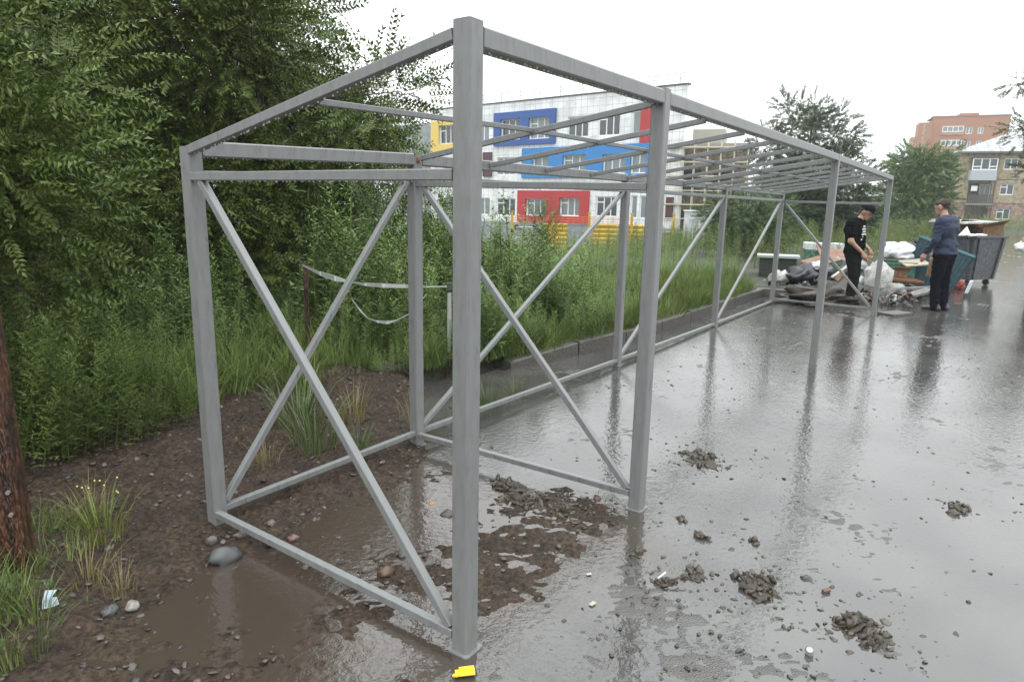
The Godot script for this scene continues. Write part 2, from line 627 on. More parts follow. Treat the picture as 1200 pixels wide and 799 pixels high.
func build_frame() -> void:
	var f := thing("steel_frame", "grey painted lean-to frame of welded square steel tube on wet asphalt", "shelter frame", row(0, 0, 0))
	f.transform.basis = Basis(Vector3(sin(TH), 0, -cos(TH)), Vector3.UP, Vector3(cos(TH), 0, sin(TH)))
	var L := func(s: float, d: float, y: float) -> Vector3: return Vector3(s, y, -d)
	var post := func(s: float, d: float, y0: float, y1: float) -> void:
		var o: MeshInstance3D = beam(f, "post", L.call(s + W / 2, d + W / 2, y0), L.call(s + W / 2, d + W / 2, y1), W, W)
		var mb := MB.new()
		mb.bar(L.call(s + W / 2, d + W / 2, y0 - 0.004), L.call(s + W / 2, d + W / 2, y0 + 0.004), 0.1, 0.1)
		part("base_plate", mb.mesh(), o, M.paint)
	var HF := 2.196
	var HB := 1.928
	# post feet and heads follow the photograph's small unevenness
	var ftop := [2.199, 2.204, 2.196, 2.17]
	for i in 4:
		post.call(FS[i], 0.0, 0.002, ftop[i])
	var btop := [1.868, 1.92, 1.93, 1.935, 1.925]
	var bfoot := [0.004, 0.006, 0.002, 0.002, 0.003]
	for i in 5:
		post.call(BS[i], D, bfoot[i], btop[i])
	# head beams between the posts
	var hh := 0.066
	for i in 3:
		var y0: float = [2.186, 2.194, 2.192][i]
		var y1: float = [2.196, 2.194, 2.166][i]
		beam(f, "front_beam", L.call(FS[i] + W + 0.001, W / 2 - 0.002, y0 - hh / 2), L.call(FS[i + 1] - 0.001, W / 2 - 0.002, y1 - hh / 2), 0.066, hh)
	var by := [1.896, 1.936, 1.945, 1.942, 1.93]
	for i in 4:
		beam(f, "back_beam", L.call(BS[i] + W + 0.001, D + W / 2 - 0.002, by[i] - 0.036), L.call(BS[i + 1] - 0.001, D + W / 2 - 0.002, by[i + 1] - 0.036), 0.066, 0.071)
	# sloping end tubes and the rafters between the beams
	var slope := func(s: float, w: float, h: float, yb: float, yf: float) -> void:
		beam(f, "rafter", L.call(s, D - 0.001, yb), L.call(s, W - 0.004, yf), w, h)
	var er := MB.new()
	er.bar(L.call(0.0205, D + 0.012, 1.8505), L.call(0.0205, W + 0.001, 2.157), 0.04, 0.04)
	part("end_rafter", er.mesh(), f, M.paint)
	var er2 := MB.new()
	er2.bar(L.call(10.46, D - 0.002, 1.90), L.call(10.46, W + 0.002, 2.135), 0.04, 0.04)
	part("end_rafter", er2.mesh(), f, M.paint)
	var k := 0
	var s := 1.512
	while s < 10.2:
		var big := k == 6
		slope.call(s, 0.045 if big else 0.026, 0.05 if big else 0.032, 1.905 + (0.002 if big else 0.0), 2.135)
		s += 0.7465
		k += 1
	var weld := part("rusty_weld", lump(17, Vector3(0.016, 0.022, 0.01), 0.4, 2.0, 10, 8), f, M.rust_orange)
	weld.position = L.call(1.505, D - 0.006, 1.9)
	weld.set_meta("label", "rusty orange weld at the first rafter")
	# purlins between the rafters at mid slope
	s = 0.041
	var pd := 0.772
	var py := lerpf(2.135, 1.905, (pd - W) / (D - W))
	var stops: Array[float] = [1.512]
	for i in 11:
		stops.append(1.512 + 0.7465 * (i + 1))
	for e in stops:
		var y0 := 2.006 if s < 0.5 else py + 0.008
		beam(f, "purlin", L.call(s, pd, y0), L.call(e - 0.014, pd, py + 0.008), 0.024, 0.024)
		s = e + 0.014
	# wall rails, sills and braces of 40 mm tube: [s0, d0, s1, d1]
	var tb := 0.038
	# end wall
	beam(f, "wall_rail", L.call(0.0195, D - 0.001, 1.735), L.call(0.0195, W + 0.001, 1.732), tb, tb)
	beam(f, "sill_rail", L.call(0.0195, D - 0.001, 0.078), L.call(0.0195, W + 0.001, 0.062), 0.034, 0.034)
	beam(f, "brace", L.call(0.022, D - 0.06, 1.715), L.call(0.022, W + 0.02, 0.082), 0.034, 0.034)
	# partition
	beam(f, "wall_rail", L.call(1.497, D - 0.001, 1.752), L.call(1.523, W + 0.001, 1.738), tb, tb)
	beam(f, "sill_rail", L.call(1.497, D - 0.001, 0.085), L.call(1.523, W + 0.001, 0.088), 0.034, 0.034)
	beam(f, "brace", L.call(1.5, D - 0.05, 1.73), L.call(1.526, W + 0.02, 0.108), 0.034, 0.034)
	# far end
	beam(f, "wall_rail", L.call(10.56, D - 0.001, 1.755), L.call(10.44, W + 0.001, 1.74), tb, tb)
	beam(f, "sill_rail", L.call(10.56, D - 0.001, 0.075), L.call(10.44, W + 0.001, 0.085), 0.034, 0.034)
	beam(f, "brace", L.call(10.555, D - 0.03, 1.73), L.call(10.44, W + 0.03, 0.11), 0.036, 0.036)
	# back wall
	var ry := [1.745, 1.785, 1.79, 1.785, 1.775]
	var sy := [0.088, 0.098, 0.056, 0.034, 0.03]
	var bd := D + 0.028
	for i in 4:
		beam(f, "wall_rail", L.call(BS[i] + W + 0.001, bd, ry[i]), L.call(BS[i + 1] - 0.001, bd, ry[i + 1]), tb, tb)
		beam(f, "sill_rail", L.call(BS[i] + W + 0.001, bd, sy[i]), L.call(BS[i + 1] - 0.001, bd, sy[i + 1]), 0.034, 0.034)
		beam(f, "brace", L.call(BS[i + 1] - 0.05, bd - 0.004, ry[i + 1] - 0.02), L.call(BS[i] + W + 0.005, bd - 0.004, sy[i] + 0.04), 0.034, 0.034)
	# rainwater hanging from the undersides
	var r := RandomNumberGenerator.new()
	r.seed = 77
	var xf: Array[Transform3D] = []
	var hang := func(a: Vector3, b: Vector3, gap: float, off: float) -> void:
		var ln := a.distance_to(b)
		var x := r.randf() * gap
		while x < ln:
			var p := a.lerp(b, x / ln) + Vector3(r.randf_range(-0.3, 0.3) * off, 0, r.randf_range(-0.3, 0.3) * off)
			var q := r.randf_range(0.6, 1.0)
			xf.append(Transform3D(Basis.from_scale(Vector3(q, q * r.randf_range(1.1, 1.7), q)), p))
			x += gap * r.randf_range(0.4, 1.8)
	for i in 3:
		var y0: float = [2.186, 2.194, 2.192][i]
		var y1: float = [2.196, 2.194, 2.166][i]
		hang.call(L.call(FS[i] + W, W / 2, y0 - hh - 0.001), L.call(FS[i + 1], W / 2, y1 - hh - 0.001), 0.02, 0.04)
	for i in 4:
		hang.call(L.call(BS[i] + W, D + W / 2, by[i] - 0.0725), L.call(BS[i + 1], D + W / 2, by[i + 1] - 0.0725), 0.03, 0.04)
		hang.call(L.call(BS[i] + W, bd, ry[i] - 0.02), L.call(BS[i + 1], bd, ry[i + 1] - 0.02), 0.035, 0.02)
	hang.call(L.call(0.0195, D, 1.715), L.call(0.0195, W, 1.712), 0.022, 0.02)
	hang.call(L.call(0.0205, D, 1.8305), L.call(0.0205, W, 2.136), 0.03, 0.02)
	hang.call(L.call(1.497, D, 1.732), L.call(1.523, W, 1.718), 0.022, 0.02)
	for i in 12:
		var ss := 1.512 + 0.7465 * i
		hang.call(L.call(ss, D, 1.888), L.call(ss, W, 2.118), 0.05, 0.015)
	var ball := SphereMesh.new()
	ball.radius = 0.0042
	ball.height = 0.0084
	ball.radial_segments = 8
	ball.rings = 5
	var dm := scatter("water_drops", ball, M.drop, xf, PackedColorArray(), f)
	dm.set_meta("kind", "stuff")


# ------------------------------------------------------------------ buildings
func wall_mesh(x0: float, y0: float, x1: float, y1: float, holes: Array, front: float, back: float) -> ArrayMesh:
	# a wall slab that faces +z, with real openings [x0, y0, x1, y1]
	var xs: Array[float] = [x0, x1]
	var ys: Array[float] = [y0, y1]
	for h in holes:
		for q in [h[0], h[2]]:
			if q > x0 and q < x1 and not xs.has(q): xs.append(q)
		for q in [h[1], h[3]]:
			if q > y0 and q < y1 and not ys.has(q): ys.append(q)
	xs.sort()
	ys.sort()
	var nx := xs.size() - 1
	var ny := ys.size() - 1
	var solid := func(i: int, j: int) -> bool:
		if i < 0 or j < 0 or i >= nx or j >= ny:
			return false
		var cx := (xs[i] + xs[i + 1]) / 2
		var cy := (ys[j] + ys[j + 1]) / 2
		for h in holes:
			if cx > h[0] and cx < h[2] and cy > h[1] and cy < h[3]:
				return false
		return true
	var mb := MB.new()
	for i in nx:
		for j in ny:
			if not solid.call(i, j):
				continue
			var a := xs[i]
			var b := xs[i + 1]
			var c := ys[j]
			var d := ys[j + 1]
			mb.quad(Vector3(a, c, front), Vector3(b, c, front), Vector3(b, d, front), Vector3(a, d, front))
			mb.quad(Vector3(b, c, back), Vector3(a, c, back), Vector3(a, d, back), Vector3(b, d, back))
			if not solid.call(i - 1, j):
				mb.quad(Vector3(a, c, back), Vector3(a, c, front), Vector3(a, d, front), Vector3(a, d, back))
			if not solid.call(i + 1, j):
				mb.quad(Vector3(b, c, front), Vector3(b, c, back), Vector3(b, d, back), Vector3(b, d, front))
			if not solid.call(i, j - 1):
				mb.quad(Vector3(a, c, back), Vector3(b, c, back), Vector3(b, c, front), Vector3(a, c, front))
			if not solid.call(i, j + 1):
				mb.quad(Vector3(a, d, front), Vector3(b, d, front), Vector3(b, d, back), Vector3(a, d, back))
	return mb.mesh()


func window(parent: Node3D, r: Array, z: float, frame: Material, glass: Material, upright: Array, level: Array, t := 0.07) -> MeshInstance3D:
	# a frame with its pane behind it; upright and level are fractions where bars cross
	var mb := MB.new()
	var x0: float = r[0] + 0.004
	var y0: float = r[1] + 0.004
	var x1: float = r[2] - 0.004
	var y1: float = r[3] - 0.004
	mb.box(Vector3(x0, y0, z - 0.03), Vector3(x1, y0 + t, z + 0.03))
	mb.box(Vector3(x0, y1 - t, z - 0.03), Vector3(x1, y1, z + 0.03))
	mb.box(Vector3(x0, y0 + t, z - 0.03), Vector3(x0 + t, y1 - t, z + 0.03))
	mb.box(Vector3(x1 - t, y0 + t, z - 0.03), Vector3(x1, y1 - t, z + 0.03))
	var w := part("window", mb.mesh(), parent, frame)
	for u in upright:
		var x := lerpf(x0, x1, u)
		var b := MB.new()
		b.box(Vector3(x - t / 2, y0 + t, z - 0.025), Vector3(x + t / 2, y1 - t, z + 0.025))
		part("window_bar", b.mesh(), w, frame)
	for u in level:
		var y := lerpf(y0, y1, u[0])
		var b := MB.new()
		b.box(Vector3(lerpf(x0, x1, u[1]) + t / 2, y - t / 2, z - 0.022), Vector3(lerpf(x0, x1, u[2]) - t / 2, y + t / 2, z + 0.022))
		part("window_bar", b.mesh(), w, frame)
	var p := MB.new()
	p.box(Vector3(x0 + t * 0.5, y0 + t * 0.5, z - 0.02), Vector3(x1 - t * 0.5, y1 - t * 0.5, z - 0.008))
	part("pane", p.mesh(), w, glass)
	return w


func slab(called: String, parent: Node3D, lo: Vector3, hi: Vector3, m: Material) -> MeshInstance3D:
	var mb := MB.new()
	mb.box(lo, hi)
	return part(called, mb.mesh(), parent, m)


func build_far_buildings() -> void:
	build_school()
	build_site()
	build_house()
	build_brick_tower()


func build_school() -> void:
	var b := thing("school_building", "white tiled three storey building with blue, red and yellow window panels", "building", Vector3(-7.9, 0, -69.5))
	b.transform.basis = Basis(Vector3(0.77065, 0, 0.63726), Vector3.UP, Vector3(-0.63726, 0, 0.77065))
	var tile := textured(lin(0.78, 0.79, 0.785), 0.35, M.tone_soft, null, 0.0, Vector3(0.12, 0.12, 0.12))
	var grey := textured(lin(0.26, 0.28, 0.29), 0.5, M.tone_soft, null, 0.0, Vector3(0.3, 0.3, 0.3))
	var blue := mat(lin(0.015, 0.07, 0.27), 0.4)
	var sky_blue := mat(lin(0.02, 0.18, 0.46), 0.4)
	var red := mat(lin(0.38, 0.016, 0.02), 0.4)
	var yellow := mat(lin(0.66, 0.47, 0.1), 0.4)
	var maroon := mat(lin(0.07, 0.02, 0.032), 0.4)
	var wins := [
		[0.5, 7.15, 2.6, 8.9, 1], [4.9, 7.15, 7.0, 8.9, 0], [8.53, 7.2, 10.85, 9.0, 1], [11.8, 7.15, 14.1, 8.95, 1], [15.9, 7.1, 18.0, 8.8, 0], [18.95, 7.1, 21.0, 8.9, 0], [22.1, 7.0, 22.85, 8.85, 1],
		[1.0, 4.1, 3.0, 5.7, 0], [8.0, 4.1, 10.2, 5.7, 0], [12.3, 4.1, 14.1, 5.65, 1], [15.6, 4.1, 17.95, 5.7, 1], [19.6, 4.1, 21.8, 5.65, 1], [22.2, 4.1, 23.6, 5.75, 1],
		[0.9, 0.5, 3.0, 2.0, 0], [4.9, 0.45, 7.2, 2.05, 0], [8.05, 0.45, 10.3, 2.05, 0], [11.65, 0.55, 13.9, 2.05, 1], [15.4, 0.6, 17.5, 2.15, 1], [19.05, 0.65, 21.1, 2.3, 0], [22.35, 0.6, 22.95, 2.4, 0], [23.15, 0.6, 23.8, 2.4, 0]]
	part("wall", wall_mesh(-0.8, -0.1, 26.6, 10.45, wins, 0.0, -0.3), b, tile)
	slab("plinth", b, Vector3(-0.82, -2.6, -0.32), Vector3(26.62, -0.1, 0.04), grey)
	# the plan is skewed: the right end wall runs back at an acute angle
	var plan: Array[Vector2] = [Vector2(-0.8, -0.3), Vector2(26.6, -0.3), Vector2(18.6, -14.0), Vector2(-0.8, -14.0)]
	for q in [["side_wall", 1, 2], ["back_wall", 2, 3], ["side_wall", 3, 0]]:
		var p0 := plan[q[1]]
		var p1 := plan[q[2]]
		var wm := MB.new()
		wm.quad(Vector3(p0.x, -0.1, p0.y), Vector3(p1.x, -0.1, p1.y), Vector3(p1.x, 10.45, p1.y), Vector3(p0.x, 10.45, p0.y))
		part(q[0], wm.mesh(), b, tile)
	for q in [["roof", 10.1], ["inner_floor", 6.6], ["inner_floor", 3.3]]:
		var fm := MB.new()
		fm.quad(Vector3(plan[0].x, q[1], plan[0].y), Vector3(plan[1].x, q[1], plan[1].y), Vector3(plan[2].x, q[1], plan[2].y), Vector3(plan[3].x, q[1], plan[3].y))
		part(q[0], fm.mesh(), b, grey)
	slab("coping", b, Vector3(-0.9, 10.45, -0.4), Vector3(26.7, 10.55, 0.08), M.dark_frame)
	slab("wing_wall", b, Vector3(-9.0, -2.6, -6.0), Vector3(-0.82, 9.6, -2.0), grey)
	# coloured surrounds stand proud of the wall; each is cut out where its windows are
	for q in [[7.7, 6.7, 14.7, 9.6, blue], [11.1, 3.85, 23.8, 6.4, sky_blue], [10.7, 0.0, 18.4, 2.75, red], [-0.6, 6.45, 3.9, 9.33, yellow], [6.4, 4.0, 7.45, 6.2, maroon], [22.92, 6.42, 23.8, 9.1, red], [25.5, 0.75, 26.1, 2.3, maroon]]:
		var pm := part("colour_panel", wall_mesh(q[0], q[1], q[2], q[3], wins, 0.2, 0.003), b)
		pm.set_surface_override_material(0, q[4])
	for w in wins:
		var wide: float = w[2] - w[0]
		var ups := [0.36, 0.68] if wide > 1.9 else [0.5] if wide > 1.0 else []
		window(b, w, -0.12, M.white_frame if w[4] else M.white_frame, M.glass_pale if int(w[0] * 7.0 + w[1] * 3.0) % 3 else M.glass, ups, [[0.72, 0.0, 0.36]] if wide > 1.9 else [], 0.09)
	# joints of the tile cladding
	var jm := MB.new()
	var x := -0.2
	while x < 26.5:
		for y in [[-0.1, 10.45]]:
			var y0: float = y[0]
			var cuts: Array = []
			for w in wins:
				if x > w[0] - 0.02 and x < w[2] + 0.02: cuts.append([w[1], w[3]])
			cuts.sort_custom(func(p, q): return p[0] < q[0])
			for cc in cuts:
				jm.box(Vector3(x - 0.012, y0, 0.001), Vector3(x + 0.012, cc[0], 0.004))
				y0 = cc[1]
			jm.box(Vector3(x - 0.012, y0, 0.001), Vector3(x + 0.012, y[1], 0.004))
		x += 0.6
	var yy := 0.5
	while yy < 10.4:
		var spans: Array = []
		for w in wins:
			if yy > w[1] - 0.02 and yy < w[3] + 0.02: spans.append([w[0], w[2]])
		spans.sort_custom(func(p, q): return p[0] < q[0])
		var xa := -0.8
		for sp in spans:
			jm.box(Vector3(xa, yy - 0.012, 0.0015), Vector3(sp[0], yy + 0.012, 0.005))
			xa = sp[1]
		jm.box(Vector3(xa, yy - 0.012, 0.0015), Vector3(26.6, yy + 0.012, 0.005))
		yy += 0.6
	var jo := part("tile_joints", jm.mesh(), b, mat(lin(0.33, 0.34, 0.34), 0.7))
	jo.set_meta("kind", "stuff")
	# low rail along the roof edge
	var rm := MB.new()
	x = -0.5
	while x < 26.5:
		rm.box(Vector3(x - 0.025, 10.55, -0.2), Vector3(x + 0.025, 11.35, -0.15))
		x += 2.2
	rm.box(Vector3(-0.5, 11.3, -0.195), Vector3(26.5, 11.35, -0.155))
	rm.box(Vector3(-0.5, 10.95, -0.195), Vector3(26.5, 10.99, -0.155))
	part("roof_rail", rm.mesh(), b, mat(lin(0.4, 0.41, 0.42), 0.5))


func build_site() -> void:
	# the half-built annex behind its scaffold
	var a := thing("unfinished_annex", "unfinished brown block standing behind pale scaffold tubes beside the white building", "building", Vector3(14.4, 0, -53.5), -0.35)
	var brown := textured(lin(0.2, 0.155, 0.1), 0.8, M.tone_mid, M.n_fine, 0.5, Vector3(0.4, 0.4, 0.4))
	part("wall", wall_mesh(-2.2, -2.4, 3.2, 6.1, [[-1.4, -0.5, -0.1, 1.3], [0.8, -0.5, 2.2, 1.3], [-1.4, 2.6, -0.1, 4.4], [0.8, 2.6, 2.2, 4.4]], 0.0, -0.35), a, brown)
	slab("block", a, Vector3(-2.2, -2.4, -7.0), Vector3(3.2, 6.1, -1.6), brown)
	slab("roof_slab", a, Vector3(-2.4, 6.1, -7.1), Vector3(3.4, 6.35, 0.2), mat(lin(0.25, 0.25, 0.23), 0.8))
	slab("roof_hut", a, Vector3(-1.0, 6.35, -4.0), Vector3(1.4, 7.5, -1.0), mat(lin(0.34, 0.33, 0.28), 0.8))
	var sc := thing("scaffold", "pale steel tube scaffold standing in front of the brown unfinished block", "scaffold", Vector3(14.0, 0, -51.9), -0.35)
	var tubem := mat(lin(0.5, 0.48, 0.36), 0.5)
	for i in 7:
		for zz in [0.0, -0.9]:
			var mb := MB.new()
			var x := -2.6 + i * 0.95
			mb.tube(PackedVector3Array([Vector3(x, -2.3, zz), Vector3(x, 6.4, zz)]), PackedFloat32Array([0.04, 0.04]), 6)
			part("upright", mb.mesh(), sc, tubem)
	for j in 8:
		for zz in [0.05, -0.95]:
			var mb := MB.new()
			var y := -1.4 + j * 1.05
			mb.tube(PackedVector3Array([Vector3(-2.75, y, zz), Vector3(3.25, y, zz)]), PackedFloat32Array([0.036, 0.036]), 6)
			part("ledger", mb.mesh(), sc, tubem)
		if j % 2 == 1:
			slab("deck", sc, Vector3(-2.7, -1.36 + j * 1.05, -0.88), Vector3(3.2, -1.31 + j * 1.05, -0.02), mat(lin(0.3, 0.2, 0.09), 0.8))
	var t := thing("site_cabin", "white site cabin standing beyond the yellow barrier posts", "cabin", Vector3(12.6, -1.6, -47.0), -0.2)
	var ct := textured(lin(0.55, 0.57, 0.58), 0.5, M.tone_soft, null, 0, Vector3(0.5, 0.5, 0.5))
	slab("body", t, Vector3(-0.85, 0.35, -2.2), Vector3(0.85, 2.9, 0.0), ct)
	slab("roof", t, Vector3(-0.92, 2.9, -2.3), Vector3(0.92, 2.98, 0.08), M.white_frame)
	slab("skid", t, Vector3(-0.85, 0.0, -1.9), Vector3(0.85, 0.35, -0.2), M.dark_frame)
	slab("door", t, Vector3(-0.6, 0.4, 0.001), Vector3(0.05, 2.4, 0.03), mat(lin(0.4, 0.42, 0.44), 0.5))
	# yellow barrier of ribbed sheets on posts
	var ym := textured(lin(0.62, 0.42, 0.035), 0.45, M.tone_fine, null, 0, Vector3(0.8, 0.8, 0.8))
	var nearby := ["below the red window panel", "to the right of the concrete blocks", "in front of the doors"]
	var spans := [[1.45, 2.8, "yellow ribbed barrier sheet beside the grey concrete blocks"], [4.15, 5.4, "yellow ribbed barrier sheet between two weedy saplings"], [5.45, 6.85, "yellow ribbed barrier sheet at the end next to the cabin"]]
	for q in spans:
		var o := thing("barrier_sheet", q[2], "barrier", Vector3(q[0], -1.1, -36.0), 0.0, "yellow barrier sheets")
		var w: float = q[1] - q[0]
		var mb := MB.new()
		for k in 7:
			var y := 0.1 + k * 0.235
			mb.quad(Vector3(0, y, 0), Vector3(w, y, 0), Vector3(w, y + 0.16, 0.05), Vector3(0, y + 0.16, 0.05))
			mb.quad(Vector3(0, y + 0.16, 0.05), Vector3(w, y + 0.16, 0.05), Vector3(w, y + 0.235, 0), Vector3(0, y + 0.235, 0))
			mb.quad(Vector3(w, y, -0.01), Vector3(0, y, -0.01), Vector3(0, y + 0.235, -0.01), Vector3(w, y + 0.235, -0.01))
		part("ribbed_sheet", mb.mesh(), o, ym)
		slab("foot", o, Vector3(0.1, -0.1, -0.25), Vector3(0.25, 0.1, 0.25), M.dark_frame)
		slab("foot", o, Vector3(w - 0.25, -0.1, -0.25), Vector3(w - 0.1, 0.1, 0.25), M.dark_frame)
	var pl := ["yellow barrier post standing among weeds left of the ribbed sheets", "yellow barrier post in front of the first ribbed sheet", "yellow barrier post at the edge of the red wall panel", "yellow barrier post before the narrow doors", "yellow barrier post in front of the white cabin", "yellow barrier post right of the white cabin"]
	var px := [-0.13, 2.02, 3.92, 6.15, 8.35, 10.2]
	for i in 6:
		var o := thing("barrier_post", pl[i], "post", Vector3(px[i], -1.2, -35.85), 0.0, "yellow barrier posts")
		slab("shaft", o, Vector3(-0.06, 0, -0.06), Vector3(0.06, 2.38, 0.06), ym)
		slab("cap", o, Vector3(-0.075, 2.38, -0.075), Vector3(0.075, 2.43, 0.075), ym)
	var net := MB.new()
	for i in 24:
		var x := -0.05 + i * 0.26
		net.bar(Vector3(x, 0.62, 0), Vector3(x, 1.02, 0), 0.025, 0.015)
	for k in 4:
		net.bar(Vector3(-0.1, 0.64 + k * 0.12, 0.012), Vector3(6.2, 0.64 + k * 0.12, 0.012), 0.012, 0.025)
	single("safety_netting", net.mesh(), mat(lin(0.6, 0.17, 0.05), 0.6), "orange plastic safety netting strung between the yellow posts", "netting", Vector3(0, 0, -35.75))
	var cbl := ["upper grey concrete block on the pale block by the barrier", "pale grey concrete block lying under another by the barrier"]
	for k in 2:
		var mb := MB.new()
		mb.bar(Vector3(-0.75, 0, 0), Vector3(0.75, 0, 0), 0.6, 0.5, Vector3.UP, 0.03)
		single("concrete_block", mb.mesh(), textured(lin(0.3, 0.3, 0.29) if k == 0 else lin(0.42, 0.42, 0.41), 0.7, M.tone_fine, M.n_fine, 0.4, Vector3(0.8, 0.8, 0.8)), cbl[k], "block", Vector3(0.85, 0.1 - k * 0.52, -38.0), 0.04 * k)


func build_house() -> void:
	var b := thing("apartment_house", "three storey cream panel house with balconies and a grey hipped roof", "building", Vector3(50.4, -0.1, -79.0), 0.0)
	b.rotation.y = -0.35
	b.scale = Vector3(0.86, 1, 1)
	var plaster := textured(lin(0.4, 0.335, 0.235), 0.85, ramp_tex(noise_image(61, 0.02, 256, 5), [[0.0, Color(0.62, 0.58, 0.52)], [0.4, Color(0.88, 0.86, 0.82)], [1.0, Color(1, 1, 1)]]), M.n_fine, 0.3, Vector3(0.35, 0.35, 0.35))
	var pink := textured(lin(0.33, 0.22, 0.17), 0.85, M.tone_mid, M.n_fine, 0.3, Vector3(0.35, 0.35, 0.35))
	var dark := mat(lin(0.07, 0.06, 0.05), 0.8)
	var wins: Array = []
	for k in 4:
		for yy in [[6.4, 7.65], [3.65, 4.9], [0.95, 2.2]]:
			wins.append([4.9 + k * 3.3, yy[0], 6.45 + k * 3.3, yy[1]])
	var bay: Array = []
	for yy in [[6.35, 7.75], [2.75, 4.95], [0.55, 2.2]]:
		bay.append([1.3, yy[0], 3.9, yy[1]])
	var upper := wall_mesh(0, 2.75, 17.5, 8.35, wins + bay, 0, -0.35)
	part("upper_wall", upper, b, plaster)
	part("ground_floor_wall", wall_mesh(0, -0.6, 17.5, 2.742, wins + bay, 0.012, -0.35), b, pink)
	slab("side_wall", b, Vector3(0, -0.6, -6), Vector3(0.3, 8.35, -0.352), plaster)
	slab("side_wall", b, Vector3(17.2, -0.6, -6), Vector3(17.5, 8.35, -0.352), plaster)
	slab("inner_wall", b, Vector3(0.3, -0.6, -5.9), Vector3(17.2, 8.3, -1.6), plaster)
	for q in [5.35, 2.745]:
		slab("panel_joint", b, Vector3(-0.01, q - 0.03, -0.02), Vector3(17.5, q + 0.03, 0.03), dark)
	slab("downpipe", b, Vector3(4.2, -0.3, 0.02), Vector3(4.32, 8.2, 0.14), mat(lin(0.16, 0.07, 0.04), 0.6))
	for w in wins:
		window(b, w, -0.16, M.white_frame, M.glass, [0.5], [[0.7, 0.0, 0.5]] if w[1] < 5.0 else [], 0.11)
	# balconies: glazed above, open with a dark rail below
	var gb := slab("balcony", b, Vector3(1.1, 5.2, 0.005), Vector3(4.0, 6.3, 0.95), mat(lin(0.36, 0.39, 0.42), 0.5))
	gb.set_meta("label", "glazed balcony with pale grey sheet front")
	var gw := Node3D.new()
	gw.name = "balcony_glazing"
	b.add_child(gw, true)
	window(gw, [1.15, 6.3, 3.95, 7.6], 0.88, M.white_frame, M.glass, [0.36, 0.68], [[0.3, 0.0, 0.36], [0.3, 0.68, 1.0]], 0.12)
	slab("balcony_roof", b, Vector3(1.05, 7.62, 0.005), Vector3(4.05, 7.72, 1.05), M.dark_frame)
	slab("balcony_floor", b, Vector3(1.05, 2.5, 0.035), Vector3(4.05, 2.68, 1.0), mat(lin(0.2, 0.19, 0.17), 0.8))
	for i in 15:
		slab("rail_slat", b, Vector3(1.08 + i * 0.2, 2.7, 0.93), Vector3(1.22 + i * 0.2, 3.6, 0.97), mat(lin(0.055, 0.05, 0.048), 0.6))
	slab("rail_top", b, Vector3(1.05, 3.6, 0.9), Vector3(4.05, 3.67, 1.0), M.dark_frame)
	slab("washing", b, Vector3(1.5, 4.05, 0.5), Vector3(2.2, 4.6, 0.53), M.white_frame)
	window(b, [2.6, 2.8, 3.85, 4.85], -0.1, mat(lin(0.3, 0.28, 0.25), 0.6), M.glass, [0.5], [], 0.1)
	slab("balcony_floor", b, Vector3(1.05, -0.1, 0.035), Vector3(4.05, 0.08, 1.0), mat(lin(0.2, 0.19, 0.17), 0.8))
	slab("balcony_front", b, Vector3(1.08, 0.08, 0.9), Vector3(4.02, 0.95, 0.96), mat(lin(0.25, 0.24, 0.22), 0.7))
	# hipped sheet roof with seams
	var rm := MB.new()
	var e0 := Vector3(-0.6, 8.35, 0.6)
	var e1 := Vector3(18.1, 8.35, 0.6)
	var e2 := Vector3(18.1, 8.35, -6.6)
	var e3 := Vector3(-0.6, 8.35, -6.6)
	var r0 := Vector3(5.5, 10.5, -3.0)
	var r1 := Vector3(12.0, 10.5, -3.0)
	rm.quad(e0, e1, r1, r0)
	rm.quad(e2, e3, r0, r1)
	rm.tri(e3, e0, r0)
	rm.tri(e1, e2, r1)
	rm.quad(e3, e2, e1, e0)
	var roof := part("roof", rm.mesh(), b, textured(lin(0.38, 0.39, 0.4), 0.45, M.tone_mid, null, 0, Vector3(0.3, 0.3, 0.3)))
	for i in 14:
		var x := 0.3 + i * 1.3
		var top := r0.lerp(r1, clampf((x - 5.5) / 6.5, 0, 1))
		if x < 5.5:
			top = e0.lerp(r0, (x + 0.6) / 6.1)
		elif x > 12.0:
			top = e1.lerp(r1, (18.1 - x) / 6.1)
		else:
			top.x = x
		var sb := MB.new()
		sb.bar(Vector3(x, 8.37, 0.62), top + Vector3(0, 0.02, 0), 0.05, 0.05)
		part("roof_seam", sb.mesh(), roof, mat(lin(0.3, 0.31, 0.32), 0.5))
	slab("eave", b, Vector3(-0.6, 8.15, -6.6), Vector3(18.1, 8.34, 0.6), mat(lin(0.12, 0.1, 0.085), 0.8))
	# dish on the roof edge
	var dm := MB.new()
	var ring := PackedVector3Array()
	var rr := PackedFloat32Array()
	for i in 21:
		var a := TAU * i / 20.0
		ring.append(Vector3(0.42 * cos(a), 0.42 * sin(a), 0))
		rr.append(0.05)
	dm.tube(ring, rr, 6, false)
	dm.bar(Vector3(0, -0.42, 0), Vector3(0, -0.95, -0.1), 0.06, 0.06)
	dm.bar(Vector3(-0.4, 0, 0), Vector3(0.4, 0, 0), 0.03, 0.03)
	single("roof_dish", dm.mesh(), M.dark_frame, "round dark aerial ring standing on the grey hipped roof edge", "aerial", Vector3(50.1, 9.2, -78.6))
	# a pale roof seen between the far posts of the frame
	var g := thing("low_house", "low house with a pale grey gable roof half hidden by trees", "building", Vector3(44.5, -0.1, -92.0), 0.1)
	slab("wall", g, Vector3(-2.5, -0.5, -7), Vector3(9.0, 3.2, 0), mat(lin(0.42, 0.4, 0.36), 0.8))
	var gm := MB.new()
	gm.quad(Vector3(-3, 3.1, 0.5), Vector3(9.5, 3.1, 0.5), Vector3(9.5, 5.3, -3.5), Vector3(-3, 5.3, -3.5))
